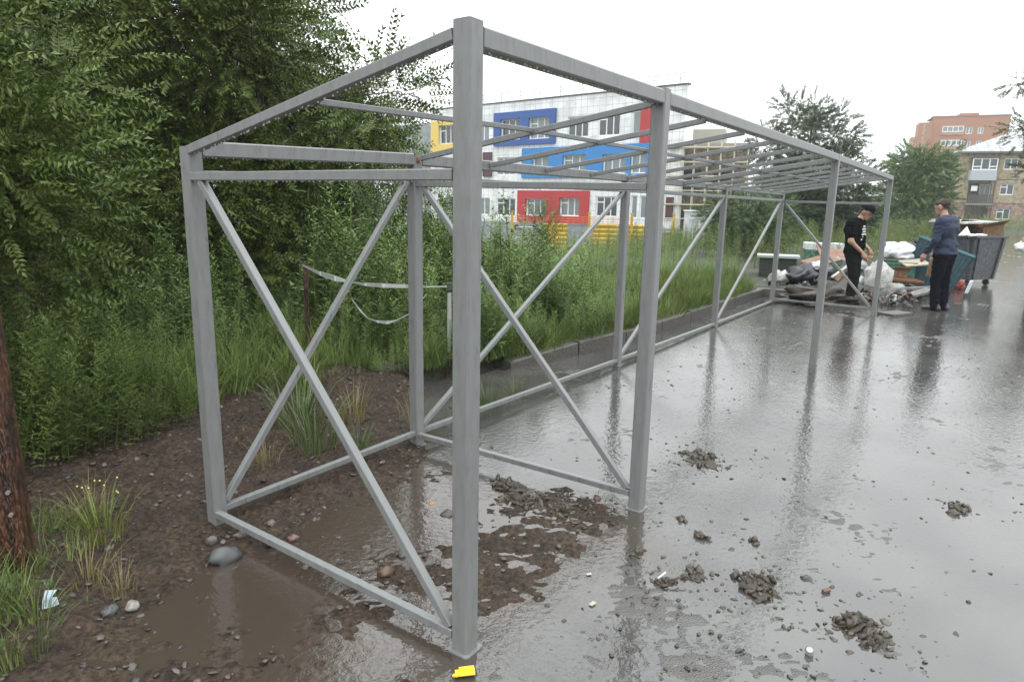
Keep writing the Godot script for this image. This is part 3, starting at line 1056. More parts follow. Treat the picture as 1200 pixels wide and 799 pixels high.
	gm.quad(Vector3(9.5, 3.1, -7.5), Vector3(-3, 3.1, -7.5), Vector3(-3, 5.3, -3.5), Vector3(9.5, 5.3, -3.5))
	part("roof", gm.mesh(), g, mat(lin(0.45, 0.46, 0.47), 0.6))
	window(g, [0.5, 1.2, 1.7, 2.4], 0.04, M.white_frame, M.glass, [0.5], [], 0.1)
	window(g, [3.5, 1.2, 4.7, 2.4], 0.04, M.white_frame, M.glass, [0.5], [], 0.1)


func build_brick_tower() -> void:
	var b := thing("brick_apartment_block", "tall orange brick apartment block rising behind the grey hipped roof", "building", Vector3(85.3, 0, -150.0), -0.4)
	b.scale = Vector3(0.85, 1, 1)
	var brick := textured(lin(0.42, 0.2, 0.115), 0.85, ramp_tex(noise_image(71, 0.05, 256, 4), [[0.0, Color(0.7, 0.66, 0.62)], [0.5, Color(0.92, 0.9, 0.88)], [1.0, Color(1, 1, 1)]]), M.n_fine, 0.3, Vector3(0.5, 0.5, 0.5))
	var buff := textured(lin(0.47, 0.29, 0.19), 0.85, M.tone_mid, M.n_fine, 0.3, Vector3(0.4, 0.4, 0.4))
	var wins: Array = []
	var y := 17.5
	while y > 2.0:
		wins.append([10.6, y, 12.0, y + 1.4])
		wins.append([13.1, y, 14.3, y + 1.4])
		y -= 2.8
	var log: Array = []
	y = 17.4
	while y > 2.0:
		log.append([5.6, y, 10.1, y + 1.7])
		y -= 2.8
	part("wall", wall_mesh(3.3, -1.0, 19.4, 21.0, wins + log, 0.0, -0.4), b, brick)
	slab("inner_block", b, Vector3(3.4, -1, -8), Vector3(19.3, 20.6, -1.8), brick)
	slab("parapet", b, Vector3(3.2, 21.0, -8.1), Vector3(19.5, 21.2, 0.1), mat(lin(0.25, 0.14, 0.1), 0.8))
	slab("stepped_wing", b, Vector3(0.4, -1, -4), Vector3(3.29, 19.9, 0.6), brick)
	slab("corner_strip", b, Vector3(1.3, -1, 0.6), Vector3(1.9, 19.5, 0.66), buff)
	slab("low_wing", b, Vector3(-0.9, -1, -3), Vector3(0.39, 17.0, 0.2), buff)
	slab("roof_hut", b, Vector3(9.5, 21.2, -8), Vector3(13.5, 22.0, -3), brick)
	for w in wins:
		window(b, w, -0.15, M.white_frame, M.glass_pale, [0.5], [], 0.14)
	for l in log:
		var o := slab("loggia_front", b, Vector3(5.5, l[1] - 0.1, -0.3), Vector3(10.2, l[1] + 0.55, 0.2), buff)
		window(o, [5.6, l[1] + 0.56, 10.1, l[3]], 0.05, M.white_frame, M.glass_pale, [0.25, 0.5, 0.75], [], 0.14)
	slab("cornice", b, Vector3(19.4, 15.6, -3), Vector3(20.8, 16.0, 0.0), brick)


# ------------------------------------------------------------------ plants
func leaf(mb: MB, base: Vector3, dir: Vector3, nrm: Vector3, ln: float, wd: float, fold := 0.25, droop := 0.15) -> void:
	# a pointed leaf folded along its midrib: four triangles
	var side := dir.cross(nrm).normalized()
	var mid := base + dir * ln * 0.5 - nrm * droop * ln * 0.2
	var tip := base + dir * ln - nrm * droop * ln
	var l := base + dir * ln * 0.42 + side * wd * 0.5 + nrm * fold * wd
	var r := base + dir * ln * 0.42 - side * wd * 0.5 + nrm * fold * wd
	mb.tri(base, mid, l); mb.tri(mid, tip, l)
	mb.tri(base, r, mid); mb.tri(mid, r, tip)


func twig_mesh(sd: int, length: float, leaves: int, ln: float, wd: float) -> ArrayMesh:
	# a twig along +y with alternate leaves lying roughly in one plane
	var r := RandomNumberGenerator.new()
	r.seed = sd
	var mb := MB.new()
	mb.use_col = true
	mb.col = Color(0.75, 0.6, 0.5)
	var bend := Vector3(r.randf_range(-0.12, 0.12), 0, r.randf_range(-0.2, -0.05))
	var at := func(t: float) -> Vector3: return Vector3(0, length * t, 0) + bend * length * t * t
	for i in 4:
		var a: Vector3 = at.call(i / 4.0)
		var b: Vector3 = at.call((i + 1) / 4.0)
		var w := length * 0.008 * (1.1 - i * 0.22)
		mb.quad(a + Vector3(w, 0, 0), b + Vector3(w * 0.8, 0, 0), b - Vector3(w * 0.8, 0, 0), a - Vector3(w, 0, 0))
	for i in leaves:
		var t := 0.08 + 0.92 * (i + r.randf_range(-0.2, 0.2)) / (leaves - 1)
		var sgn := 1.0 if i % 2 == 0 else -1.0
		var p: Vector3 = at.call(clampf(t, 0.03, 1.0))
		var dir := Vector3(sgn * r.randf_range(0.6, 1.0), r.randf_range(0.35, 0.8), r.randf_range(-0.35, 0.25))
		if i == leaves - 1:
			dir = Vector3(r.randf_range(-0.2, 0.2), 1, -0.2)
		var nr := Vector3(r.randf_range(-0.35, 0.35), r.randf_range(-0.3, 0.3), 1)
		dir = dir.normalized()
		nr = (nr - dir * nr.dot(dir)).normalized()
		var k := r.randf_range(0.75, 1.2)
		mb.col = Color(k * r.randf_range(0.9, 1.15), k, k * r.randf_range(0.75, 1.05))
		var q := r.randf_range(0.7, 1.15) * (1.0 - 0.3 * absf(t - 0.45))
		leaf(mb, p, dir, nr, ln * q, wd * q, r.randf_range(0.08, 0.3), r.randf_range(0.0, 0.35))
	return mb.mesh()


func weed_mesh(sd: int, height: float, branches: int, narrow: float) -> ArrayMesh:
	# an upright weed: one stalk, many side shoots with narrow leaves, feathery towards the top
	var r := RandomNumberGenerator.new()
	r.seed = sd
	var mb := MB.new()
	mb.use_col = true
	var lean := Vector3(r.randf_range(-0.12, 0.12), 0, r.randf_range(-0.12, 0.12))
	var at := func(t: float) -> Vector3: return Vector3(0, height * t, 0) + lean * height * t * t
	mb.col = Color(0.9, 0.95, 0.6)
	for i in 5:
		var a: Vector3 = at.call(i / 5.0)
		var b: Vector3 = at.call((i + 1) / 5.0)
		var w := 0.006 * (1.1 - i * 0.18)
		mb.quad(a + Vector3(w, 0, 0), b + Vector3(w, 0, 0), b - Vector3(w, 0, 0), a - Vector3(w, 0, 0))
		mb.quad(a + Vector3(0, 0, w), b + Vector3(0, 0, w), b - Vector3(0, 0, w), a - Vector3(0, 0, w))
	for i in branches:
		var t := lerpf(0.12, 0.99, pow((i + r.randf()) / branches, 0.85))
		var an := i * 2.4 + r.randf_range(-0.5, 0.5)
		var out := Vector3(cos(an), 0, sin(an))
		var ln := height * lerpf(0.26, 0.07, t) * r.randf_range(0.7, 1.2)
		var up := lerpf(0.35, 1.5, t)
		var dir := (out + Vector3(0, up, 0)).normalized()
		var p: Vector3 = at.call(t)
		var n := 5
		for j in n:
			var u := (j + 0.6) / n
			var q := p + dir * ln * u + Vector3(0, -0.1 * ln * u * u, 0)
			var sgn := 1.0 if j % 2 == 0 else -1.0
			var sd2 := dir.cross(Vector3.UP).normalized()
			var ld := (dir * 0.8 + sd2 * sgn * 0.8 + Vector3(0, r.randf_range(-0.35, 0.25), 0)).normalized()
			var nr := Vector3(r.randf_range(-0.4, 0.4), 1, r.randf_range(-0.4, 0.4))
			nr = (nr - ld * nr.dot(ld)).normalized()
			var k := r.randf_range(0.75, 1.2)
			mb.col = Color(k * r.randf_range(0.92, 1.12), k, k * r.randf_range(0.8, 1.1))
			var ll := height * 0.07 * r.randf_range(0.6, 1.2) * lerpf(1.2, 0.6, t)
			var side := ld.cross(nr) * ll * narrow
			mb.tri(q - side * 0.5, q + ld * ll - nr * ll * 0.2, q + side * 0.5)
	return mb.mesh()


func grass_mesh(sd: int, height: float, blades: int, spread: float, heads := 0) -> ArrayMesh:
	var r := RandomNumberGenerator.new()
	r.seed = sd
	var mb := MB.new()
	mb.use_col = true
	for i in blades:
		var an := r.randf() * TAU
		var out := Vector3(cos(an), 0, sin(an))
		var p := out * spread * sqrt(r.randf()) * 0.4
		var h := height * r.randf_range(0.5, 1.1)
		var bend := r.randf_range(0.15, 0.85)
		var side := Vector3(-out.z, 0, out.x).rotated(Vector3.UP, r.randf_range(-0.8, 0.8)) * r.randf_range(0.0025, 0.005) * (height / 0.4)
		var k := r.randf_range(0.7, 1.2)
		mb.col = Color(k * r.randf_range(0.9, 1.2), k, k * r.randf_range(0.7, 1.0))
		var prev := p
		var pw := side
		for s in 3:
			var t := (s + 1) / 3.0
			var q := p + Vector3(0, h * t * (1.0 - 0.35 * bend * t), 0) + out * h * bend * t * t * 0.8
			var w := side * (1.0 - t * 0.85)
			if s < 2:
				mb.quad(prev - pw, prev + pw, q + w, q - w)
			else:
				mb.tri(prev - pw, prev + pw, q)
			prev = q
			pw = w
		if i < heads:
			mb.col = Color(1.9, 1.5, 1.3)
			for e in 5:
				var hd := Vector3(r.randf_range(-0.4, 0.4), 1, r.randf_range(-0.4, 0.4)).normalized()
				mb.tri(prev - side * 1.5, prev + side * 1.5 + hd * 0.02, prev + hd * height * 0.14)
	return mb.mesh()


func aim(dir: Vector3, roll: float, sc: float) -> Basis:
	# +y along dir
	var x := dir.cross(Vector3(0.3, 0.1, 0.95)).normalized()
	if x.length_squared() < 0.5:
		x = Vector3.RIGHT
	var z := x.cross(dir).normalized()
	return (Basis(dir, roll) * Basis(x, dir, z)).scaled_local(Vector3(sc, sc, sc))


func tree(called: String, label: String, category: String, base: Vector3, trunks: Array, blobs: Array, twig: ArrayMesh, per: int, clump: float, sc: Vector2, ca: Color, cb: Color, sd: int, droop := 0.25, group := "") -> Node3D:
	# trunks: [lean x, height, lean z, radius]; blobs: centre from the base, half sizes, number of clumps
	var o := thing(called, label, category, base, 0.0, group)
	var r := RandomNumberGenerator.new()
	r.seed = sd
	var lines: Array = []
	for t in trunks:
		var pts := PackedVector3Array()
		var rad := PackedFloat32Array()
		var n := 8
		for i in n + 1:
			var u := float(i) / n
			pts.append(Vector3(t[0] * u * (0.6 + 0.4 * u) + 0.06 * sin(u * 7.0 + sd), t[1] * u, t[2] * u * (0.6 + 0.4 * u) + 0.06 * cos(u * 6.0 + sd)) + Vector3(t[4] if t.size() > 4 else 0.0, -0.1 if i == 0 else 0.0, t[5] if t.size() > 5 else 0.0))
			rad.append(t[3] * (1.25 if i == 0 else 1.0 - 0.8 * u))
		lines.append([pts, rad])
		var mb := MB.new()
		mb.tube(pts, rad, 9)
		part("trunk", mb.mesh(), o, M.bark)
	var xf: Array[Transform3D] = []
	var cols := PackedColorArray()
	var limbs := MB.new()
	for b in blobs:
		var cen := Vector3(b[0], b[1], b[2])
		for k in b[6]:
			var dir := Vector3(r.randfn(), r.randfn(), r.randfn()).normalized()
			var rr := pow(r.randf(), 0.45)
			var p := cen + Vector3(dir.x * b[3], dir.y * b[4], dir.z * b[5]) * rr
			if p.y < 0.05:
				continue
			# a limb from the nearest trunk
			var bestd := 1e9
			var bp := Vector3.ZERO
			var br := 0.02
			for ln in lines:
				for i in range(1, ln[0].size()):
					var q: Vector3 = ln[0][i]
					var dd := q.distance_to(p) + maxf(0.0, q.y - p.y + 0.15) * 1.5
					if dd < bestd:
						bestd = dd
						bp = q
						br = ln[1][i]
			if bestd > 0.1 and bestd < 1e8:
				var m1 := bp.lerp(p, 0.5) + Vector3(r.randf_range(-0.1, 0.1), 0.08, r.randf_range(-0.1, 0.1)) * bestd
				var r0 := minf(br * 0.5, 0.012 + bestd * 0.008)
				limbs.tube(PackedVector3Array([bp, m1, p]), PackedFloat32Array([r0, r0 * 0.6, r0 * 0.25]), 4, false)
			var tone := r.randf_range(0.0, 1.0)
			for j in per:
				var od := Vector3(r.randfn(), r.randfn() * 0.8, r.randfn()).normalized()
				var outd := (p - cen + Vector3(0, 0.2, 0)).normalized()
				var tp := p + od * clump * pow(r.randf(), 0.6)
				var td := (outd * 0.7 + od * 0.9 + Vector3(0, -droop, 0)).normalized()
				var s := r.randf_range(sc.x, sc.y)
				xf.append(Transform3D(aim(td, r.randf() * TAU, s), tp))
				var c := ca.lerp(cb, clampf(tone * 0.6 + r.randf() * 0.5, 0, 1))
				cols.append(c)
	if limbs.v.size() > 0:
		part("limbs", limbs.mesh(), o, M.bark)
	var cr := scatter("crown", twig, M.leaf, xf, cols, o)
	cr.set_meta("kind", "stuff")
	return o


func build_plants() -> void:
	var elm := twig_mesh(1, 0.30, 15, 0.052, 0.026)
	var elm2 := twig_mesh(2, 0.36, 17, 0.06, 0.028)
	var far := twig_mesh(3, 0.5, 24, 0.105, 0.056)
	# leaf hues vary at random from sprig to sprig
	var elm_green := Color(0.07, 0.116, 0.022)
	var elm_olive := Color(0.094, 0.124, 0.024)
	# the elms behind the left end of the frame
	tree("elm_tree", "tall leafy elm behind the corner of the steel frame, branch hanging over the end beam", "tree", Vector3(-3.4, 0.1, -8.2), [[0.4, 6.2, 0.2, 0.11], [-0.7, 5.6, -0.4, 0.08, -0.25, 0.1], [0.9, 4.6, 0.5, 0.06, 0.2, 0.0]],
		[[0.1, 4.6, 0.2, 1.2, 1.5, 1.2, 56], [0.2, 3.2, 0.3, 0.85, 0.9, 0.9, 46], [0.0, 2.0, 0.5, 1.3, 0.9, 0.9, 42], [-0.3, 1.0, 0.6, 1.3, 0.7, 0.8, 26], [-0.6, 5.4, 0.0, 1.2, 1.2, 1.1, 36], [1.85, 2.8, 0.2, 0.38, 0.3, 0.35, 6], [1.15, 2.3, 0.0, 0.45, 0.5, 0.5, 12]], elm, 26, 0.42, Vector2(0.9, 1.5), elm_green, elm_olive, 101)
	tree("elm_tree", "dark elm with several thin trunks standing left of the steel frame", "tree", Vector3(-5.4, 0.1, -7.4), [[0.3, 6.0, 0.3, 0.12], [-0.5, 5.5, 0.2, 0.09, 0.3, -0.2], [0.7, 5.0, 0.5, 0.07, 0.5, 0.2]],
		[[0.2, 4.8, 0.3, 1.5, 1.4, 1.3, 60], [0.3, 3.0, 0.6, 1.5, 1.1, 1.1, 56], [0.5, 1.5, 0.7, 1.4, 0.9, 0.9, 40], [1.4, 4.0, 0.3, 0.9, 1.0, 0.8, 24]], elm, 26, 0.45, Vector2(0.9, 1.5), elm_green, elm_olive, 102)
	tree("elm_tree", "bright leafed elm overhanging the rusty steel post", "tree", Vector3(-4.6, 0.05, -4.9), [[0.4, 4.2, 0.4, 0.06], [0.9, 3.4, 0.7, 0.045, 0.1, 0.1], [0.2, 3.0, 0.9, 0.04, -0.1, 0.2]],
		[[0.55, 3.1, 0.3, 1.1, 0.9, 0.8, 44], [0.95, 2.2, 0.5, 0.95, 0.65, 0.7, 40], [0.9, 1.4, 0.5, 0.95, 0.6, 0.6, 36], [1.55, 1.9, 0.75, 0.45, 0.3, 0.35, 10], [0.3, 3.8, 0.2, 0.9, 0.7, 0.7, 24]], elm2, 20, 0.34, Vector2(0.7, 1.15), elm_green, elm_olive, 103, 0.15)
	tree("shrub", "dense low elm thicket behind the sagging white tape", "shrub", Vector3(-2.6, 0.15, -9.6), [[0.2, 2.6, 0.1, 0.05], [-0.5, 2.2, 0.2, 0.04, -0.3, 0.2]],
		[[0.2, 1.5, 0.2, 0.9, 0.8, 0.8, 34], [-0.6, 1.4, 0.2, 1.0, 0.9, 0.8, 36], [0.8, 0.9, 0.0, 0.6, 0.6, 0.6, 16]], elm, 24, 0.38, Vector2(0.9, 1.5), elm_green, elm_olive, 104)
	tree("elm_tree", "elm standing far behind the white taped stakes", "tree", Vector3(-3.9, -0.1, -14.0), [[0.2, 3.9, 0.1, 0.1], [-0.7, 3.6, 0.2, 0.08]],
		[[0.1, 3.3, 0.2, 1.2, 0.8, 1.1, 30], [0.5, 2.3, 0.2, 1.5, 1.0, 1.1, 34], [-0.9, 3.0, 0.2, 1.2, 1.2, 1.1, 30]], elm, 22, 0.55, Vector2(1.2, 2.0), elm_green, elm_olive, 105)
	tree("elm_tree", "elm closing the thicket between the two leading elms", "tree", Vector3(-5.6, 0.0, -11.0), [[0.4, 6.0, 0.1, 0.12], [1.2, 5.2, 0.2, 0.08], [-0.9, 5.0, 0.2, 0.08]],
		[[0.4, 3.9, 0.2, 2.2, 1.6, 1.0, 80], [0.4, 1.8, 0.2, 2.2, 1.4, 1.0, 70]], elm, 26, 0.6, Vector2(1.3, 2.1), elm_green, elm_olive, 113)
	tree("elm_tree", "elm standing behind the leaves that overhang the rusty post", "tree", Vector3(-8.2, 0.0, -9.6), [[0.4, 6.0, 0.1, 0.12], [1.0, 5.2, 0.2, 0.08]],
		[[0.3, 3.9, 0.2, 2.0, 1.6, 1.0, 70], [0.3, 1.8, 0.2, 2.0, 1.4, 1.0, 60]], elm, 26, 0.6, Vector2(1.3, 2.1), elm_green, elm_olive, 114)
	# beyond the yard
	tree("poplar_tree", "grey green open crowned tree rising behind the steel rafters", "tree", Vector3(14.4, -0.2, -34.5), [[0.2, 6.6, 0, 0.16], [-1.2, 5.2, 0.2, 0.1], [1.3, 4.6, 0, 0.1]],
		[[-0.6, 5.6, 0, 1.6, 1.6, 1.4, 34], [0.9, 5.3, 0, 1.2, 1.2, 1.2, 20], [1.6, 3.9, 0, 1.1, 0.8, 1.0, 18], [-1.7, 4.7, 0, 1.0, 0.8, 1.0, 14], [0.0, 3.6, 0, 1.8, 0.9, 1.2, 22]], far, 15, 0.55, Vector2(0.7, 1.2), Color(0.05, 0.075, 0.035), Color(0.085, 0.115, 0.06), 106)
	tree("maple_tree", "broad bright green tree in front of the brick apartment block", "tree", Vector3(26.9, -0.1, -46.0), [[0.1, 4.5, 0, 0.2], [-0.9, 4.0, 0, 0.14], [1.0, 3.8, 0, 0.14]],
		[[0.0, 4.3, 0, 1.9, 1.8, 1.6, 60], [-1.5, 2.6, 0.2, 1.5, 1.5, 1.3, 44], [0.9, 2.6, 0.2, 1.1, 1.5, 1.2, 38], [-0.3, 1.2, 0.4, 2.2, 1.0, 1.2, 40]], far, 24, 0.65, Vector2(0.7, 1.25), Color(0.07, 0.115, 0.028), Color(0.115, 0.175, 0.05), 107)
	tree("maple_tree", "dark green tree directly behind the man in the cap", "tree", Vector3(13.4, -0.15, -29.0), [[0.1, 3.0, 0, 0.14], [-0.8, 2.6, 0, 0.1]],
		[[-0.2, 2.6, 0, 1.6, 1.1, 1.2, 40], [0.5, 1.4, 0.1, 1.6, 0.9, 1.1, 34], [-1.4, 1.6, 0, 1.2, 1.1, 1.0, 28]], far, 20, 0.6, Vector2(0.6, 1.1), Color(0.028, 0.05, 0.018), Color(0.055, 0.085, 0.03), 108)
	tree("maple_tree", "hazy green tree between the dark tree and the low pale house", "tree", Vector3(25.0, -0.1, -62.0), [[0.1, 4.6, 0, 0.2]],
		[[-0.5, 3.6, 0, 2.2, 1.8, 1.6, 44], [1.5, 2.6, 0, 1.8, 1.5, 1.4, 30], [-2.6, 2.2, 0, 2.0, 1.6, 1.4, 30]], far, 20, 0.9, Vector2(1.0, 1.6), Color(0.045, 0.075, 0.03), Color(0.08, 0.115, 0.05), 109)
	tree("acacia_tree", "sparse fine leafed tree before the cream panel house", "tree", Vector3(21.7, -0.1, -28.0), [[-0.2, 8.0, 0, 0.14]],
		[[-1.0, 6.9, 0, 1.2, 0.7, 1.0, 16], [-0.9, 5.0, 0, 1.1, 0.8, 1.0, 15], [-0.9, 3.4, 0, 0.9, 0.7, 0.9, 11], [0.9, 5.6, 0, 1.2, 1.6, 1.2, 14]], far, 15, 0.5, Vector2(0.5, 0.9), Color(0.03, 0.055, 0.022), Color(0.065, 0.095, 0.04), 110)
	tree("shrub", "dense green shrub growing behind the kerb at the far back posts", "shrub", Vector3(6.9, 0.1, -20.5), [[0.1, 1.7, 0, 0.04], [-0.4, 1.6, 0, 0.03]],
		[[-0.2, 1.35, 0, 0.9, 0.8, 0.8, 34], [0.7, 1.2, 0, 0.8, 0.8, 0.7, 28], [0.1, 0.6, 0.2, 1.2, 0.5, 0.8, 24]], elm2, 22, 0.36, Vector2(0.8, 1.3), Color(0.045, 0.08, 0.03), Color(0.085, 0.13, 0.05), 111)
	tree("shrub", "shrub at the roadside behind the grey waste container", "shrub", Vector3(20.6, -0.1, -33.0), [[0.1, 1.3, 0, 0.04]],
		[[-0.6, 0.8, 0, 1.4, 0.7, 0.8, 30], [1.0, 0.7, 0, 1.3, 0.6, 0.8, 26]], far, 16, 0.4, Vector2(0.4, 0.7), Color(0.05, 0.08, 0.025), Color(0.095, 0.14, 0.05), 112)
	build_weeds()


func weed_room(s: float, d: float) -> float:
	# how tall the growth behind the kerb stands at a spot
	var e := d - kerb_d(s)
	if e < 0.1:
		return 0.0
	var tall := 1.05 * sst(2.0, 3.4, s) * sst(8.0, 5.0, s) + 0.42
	if s < 2.2:
		tall = lerpf(0.32, 0.6 + 0.75 * sst(0.4, 1.8, e), sst(0.9, 1.7, s))
	if s > 11.0:
		tall = 0.6
	tall *= lerpf(0.45, 1.0, sst(0.2, 1.1, e))
	return tall * (0.75 + 0.55 * noise_c.get_noise_2d(s * 0.7, d * 0.7 + 5.0))


func build_weeds() -> void:
	var r := RandomNumberGenerator.new()
	r.seed = 321
	var kinds: Array[ArrayMesh] = [weed_mesh(11, 1.0, 34, 0.28), weed_mesh(12, 1.0, 40, 0.22), weed_mesh(13, 1.0, 30, 0.4)]
	var grass := [grass_mesh(21, 0.42, 30, 0.22), grass_mesh(22, 0.35, 26, 0.25)]
	var wa := Color(0.105, 0.16, 0.052)
	var wb := Color(0.22, 0.3, 0.12)
	# the tallest weeds are plants of their own
	var n := 0
	var tries := 0
	while n < 44 and tries < 4000:
		tries += 1
		var s := r.randf_range(2.4, 9.5)
		var d := kerb_d(s) + r.randf_range(0.35, 2.2)
		var h := weed_room(s, d)
		if h < 0.75:
			continue
		var o := thing("tall_weed", "tall feathery green weed growing in the scrub behind the kerb", "weed", row(s, d, verge_height(s, d) - 0.03), r.randf() * TAU, "tall weeds behind the kerb")
		var k := r.randi() % 3
		var m: StandardMaterial3D = M.weed.duplicate()
		m.albedo_color = wa.lerp(wb, r.randf()).linear_to_srgb()
		part("stalk_and_leaves", kinds[k], o, m)
		o.scale = Vector3.ONE * h * r.randf_range(1.05, 1.35)
		n += 1
	# saplings that stand over the weeds
	var sap := [[3.6, 4.3, 1.75, "young sapling standing in front of the wall with the two red windows"], [6.1, 5.3, 1.65, "young sapling standing in front of the yellow barrier"], [7.6, 4.6, 1.35, "short bushy sapling right of the narrow posts behind the kerb"]]
	var stw := twig_mesh(4, 0.26, 13, 0.06, 0.02)
	for q in sap:
		var y := verge_height(q[0], q[1])
		tree("sapling", q[3], "sapling", row(q[0], q[1], y), [[0.05, q[2], 0.02, 0.015]], [[0, q[2] * 0.55, 0, 0.22, q[2] * 0.45, 0.22, 24]], stw, 7, 0.14, Vector2(0.7, 1.1), Color(0.06, 0.1, 0.04), Color(0.12, 0.17, 0.065), int(q[0] * 100), -0.6)
	# everything between them
	for k in 3:
		var xf: Array[Transform3D] = []
		var cols := PackedColorArray()
		for i in 1900:
			var s := r.randf_range(1.0, 13.5)
			var e := 0.12 + 7.5 * pow(r.randf(), 1.7)
			var d := kerb_d(s) + e
			var h := weed_room(s, d)
			if h < 0.1 or (s > 11.2 and d < 3.0): continue
			xf.append(Transform3D(Basis(Vector3.UP, r.randf() * TAU).scaled_local(Vector3.ONE * h * r.randf_range(0.6, 1.1)), row(s, d, verge_height(s, d) - 0.03)))
			cols.append(wa.lerp(wb, r.randf()))
		# thicker scrub down the slope
		for i in 1300:
			var s := r.randf_range(-4.0, 30.0)
			var d := r.randf_range(7.0, 19.0)
			var y := verge_height(s, d)
			xf.append(Transform3D(Basis(Vector3.UP, r.randf() * TAU).scaled_local(Vector3.ONE * r.randf_range(0.4, 0.9)), row(s, d, y - 0.05)))
			cols.append(wa.lerp(wb, r.randf()))
		# roadside beyond the rubbish
		for i in 900:
			var s := r.randf_range(14.5, 60.0)
			var d := kerb_d(s) + 0.3 + 9.0 * r.randf()
			xf.append(Transform3D(Basis(Vector3.UP, r.randf() * TAU).scaled_local(Vector3.ONE * r.randf_range(0.5, 1.1)), row(s, d, verge_height(s, d) - 0.05)))
			cols.append(wa.lerp(Color(0.16, 0.18, 0.07), r.randf()))
		for i in 260:
			var s := r.randf_range(66.0, 80.0)
			var d := r.randf_range(-24.0, 0.0)
			xf.append(Transform3D(Basis(Vector3.UP, r.randf() * TAU).scaled_local(Vector3.ONE * r.randf_range(0.8, 1.5)), row(s, d, -0.05)))
			cols.append(wa.lerp(wb, r.randf()))
		var o := scatter("undergrowth", kinds[k], M.weed, xf, cols, self)
		tag(o, ["low feathery weeds covering the ground behind the kerb", "greyish wormwood filling the verge between the taller weeds", "broad leaved weeds mixed through the verge"][k], "weeds", "", "stuff")
	for k in 2:
		var xf: Array[Transform3D] = []
		var cols := PackedColorArray()
		for i in 1900:
			var s := r.randf_range(-2.5, 13.0)
			var e := 0.07 + 3.2 * pow(r.randf(), 1.5)
			var d := kerb_d(s) + e
			if s > 11.2 and d < 2.9: continue
			if s < 2.7:
				d = 3.0 + e + 0.4 * noise_a.get_noise_2d(s * 1.7, 3.0)
			var y := maxf(verge_height(s, d), soil_height(s, d) if s < 3.2 and d < 4.0 else -1.0)
			xf.append(Transform3D((Basis.from_euler(Vector3(r.randf_range(-0.5, 0.5), 0, r.randf_range(-0.5, 0.5))) * Basis(Vector3.UP, r.randf() * TAU)).scaled_local(Vector3.ONE * r.randf_range(0.3, 1.25)), row(s, d, y - 0.01)))
			cols.append(Color(0.07, 0.112, 0.03).lerp(Color(0.15, 0.195, 0.065), r.randf()) if r.randf() < 0.95 else Color(0.24, 0.2, 0.1))
		var o := scatter("grass", grass[k], M.weed, xf, cols, self)
		tag(o, ["long green grass growing along the edge of the bare soil", "short grass mixed into the verge behind the kerb"][k], "grass", "", "stuff")
	# feathery growth and dry grass at the left edge of the yard
	var bush: Array[Transform3D] = []
	var bc := PackedColorArray()
	for i in 520:
		var s := r.randf_range(-1.2, 1.4)
		var d := r.randf_range(2.55, 4.4)
		if d < 2.75 + 0.5 * sst(0.2, 1.2, s) + 0.25 * noise_a.get_noise_2d(s * 2.0, 1.0): continue
		var h := r.randf_range(0.5, 1.05) * lerpf(0.55, 1.0, sst(2.6, 3.3, d)) * lerpf(1.0, 0.35, sst(0.1, 1.0, s))
		bush.append(Transform3D(Basis(Vector3(0, 1, 0), r.randf() * TAU).rotated(Vector3(0, 0, 1), r.randf_range(-0.25, 0.05)).scaled_local(Vector3.ONE * h), row(s, d, 0.05)))
		bc.append(Color(0.055, 0.085, 0.022).lerp(Color(0.11, 0.145, 0.045), r.randf()))
	var bo := scatter("undergrowth", kinds[1], M.weed, bush, bc, self)
	tag(bo, "feathery green weeds crowding the left edge of the bare soil", "weeds", "", "stuff")
	var tuft := grass_mesh(31, 0.3, 80, 0.26, 0)
	var dry := grass_mesh(32, 0.26, 40, 0.22, 4)
	var bar := grass_mesh(33, 0.3, 30, 0.2, 14)
	var green := mat(lin(0.085, 0.13, 0.04), 0.5, {"vertex_color_use_as_albedo": true, "backlight": Color(0.2, 0.25, 0.1)})
	var straw := mat(lin(0.2, 0.165, 0.075), 0.6, {"vertex_color_use_as_albedo": true, "backlight": Color(0.2, 0.2, 0.1)})
	var fresh := mat(lin(0.14, 0.17, 0.04), 0.5, {"vertex_color_use_as_albedo": true, "backlight": Color(0.25, 0.3, 0.1)})
	# green grass in the lower corner, around the foot of the rusty post
	var gx: Array[Transform3D] = []
	var gc := PackedColorArray()
	for i in 150:
		var x := r.randf_range(-2.6, -1.62)
		var zf := r.randf_range(1.95, 3.1)
		if x > -1.72 - 0.28 * (zf - 2.0) + 0.1 * noise_a.get_noise_2d(x * 5.0, zf * 5.0): continue
		var q := to_row(x, zf)
		gx.append(Transform3D((Basis.from_euler(Vector3(r.randf_range(-0.4, 0.4), 0, r.randf_range(-0.4, 0.4))) * Basis(Vector3.UP, r.randf() * TAU)).scaled_local(Vector3.ONE * r.randf_range(0.25, 0.6)), Vector3(x, maxf(soil_height(q.x, q.y), 0.0) - 0.01, -zf)))
		gc.append(Color(0.09, 0.15, 0.035).lerp(Color(0.18, 0.22, 0.08), r.randf()))
	var go := scatter("grass", grass[1], M.weed, gx, gc, self)
	tag(go, "short green grass around the foot of the rusty post", "grass", "", "stuff")
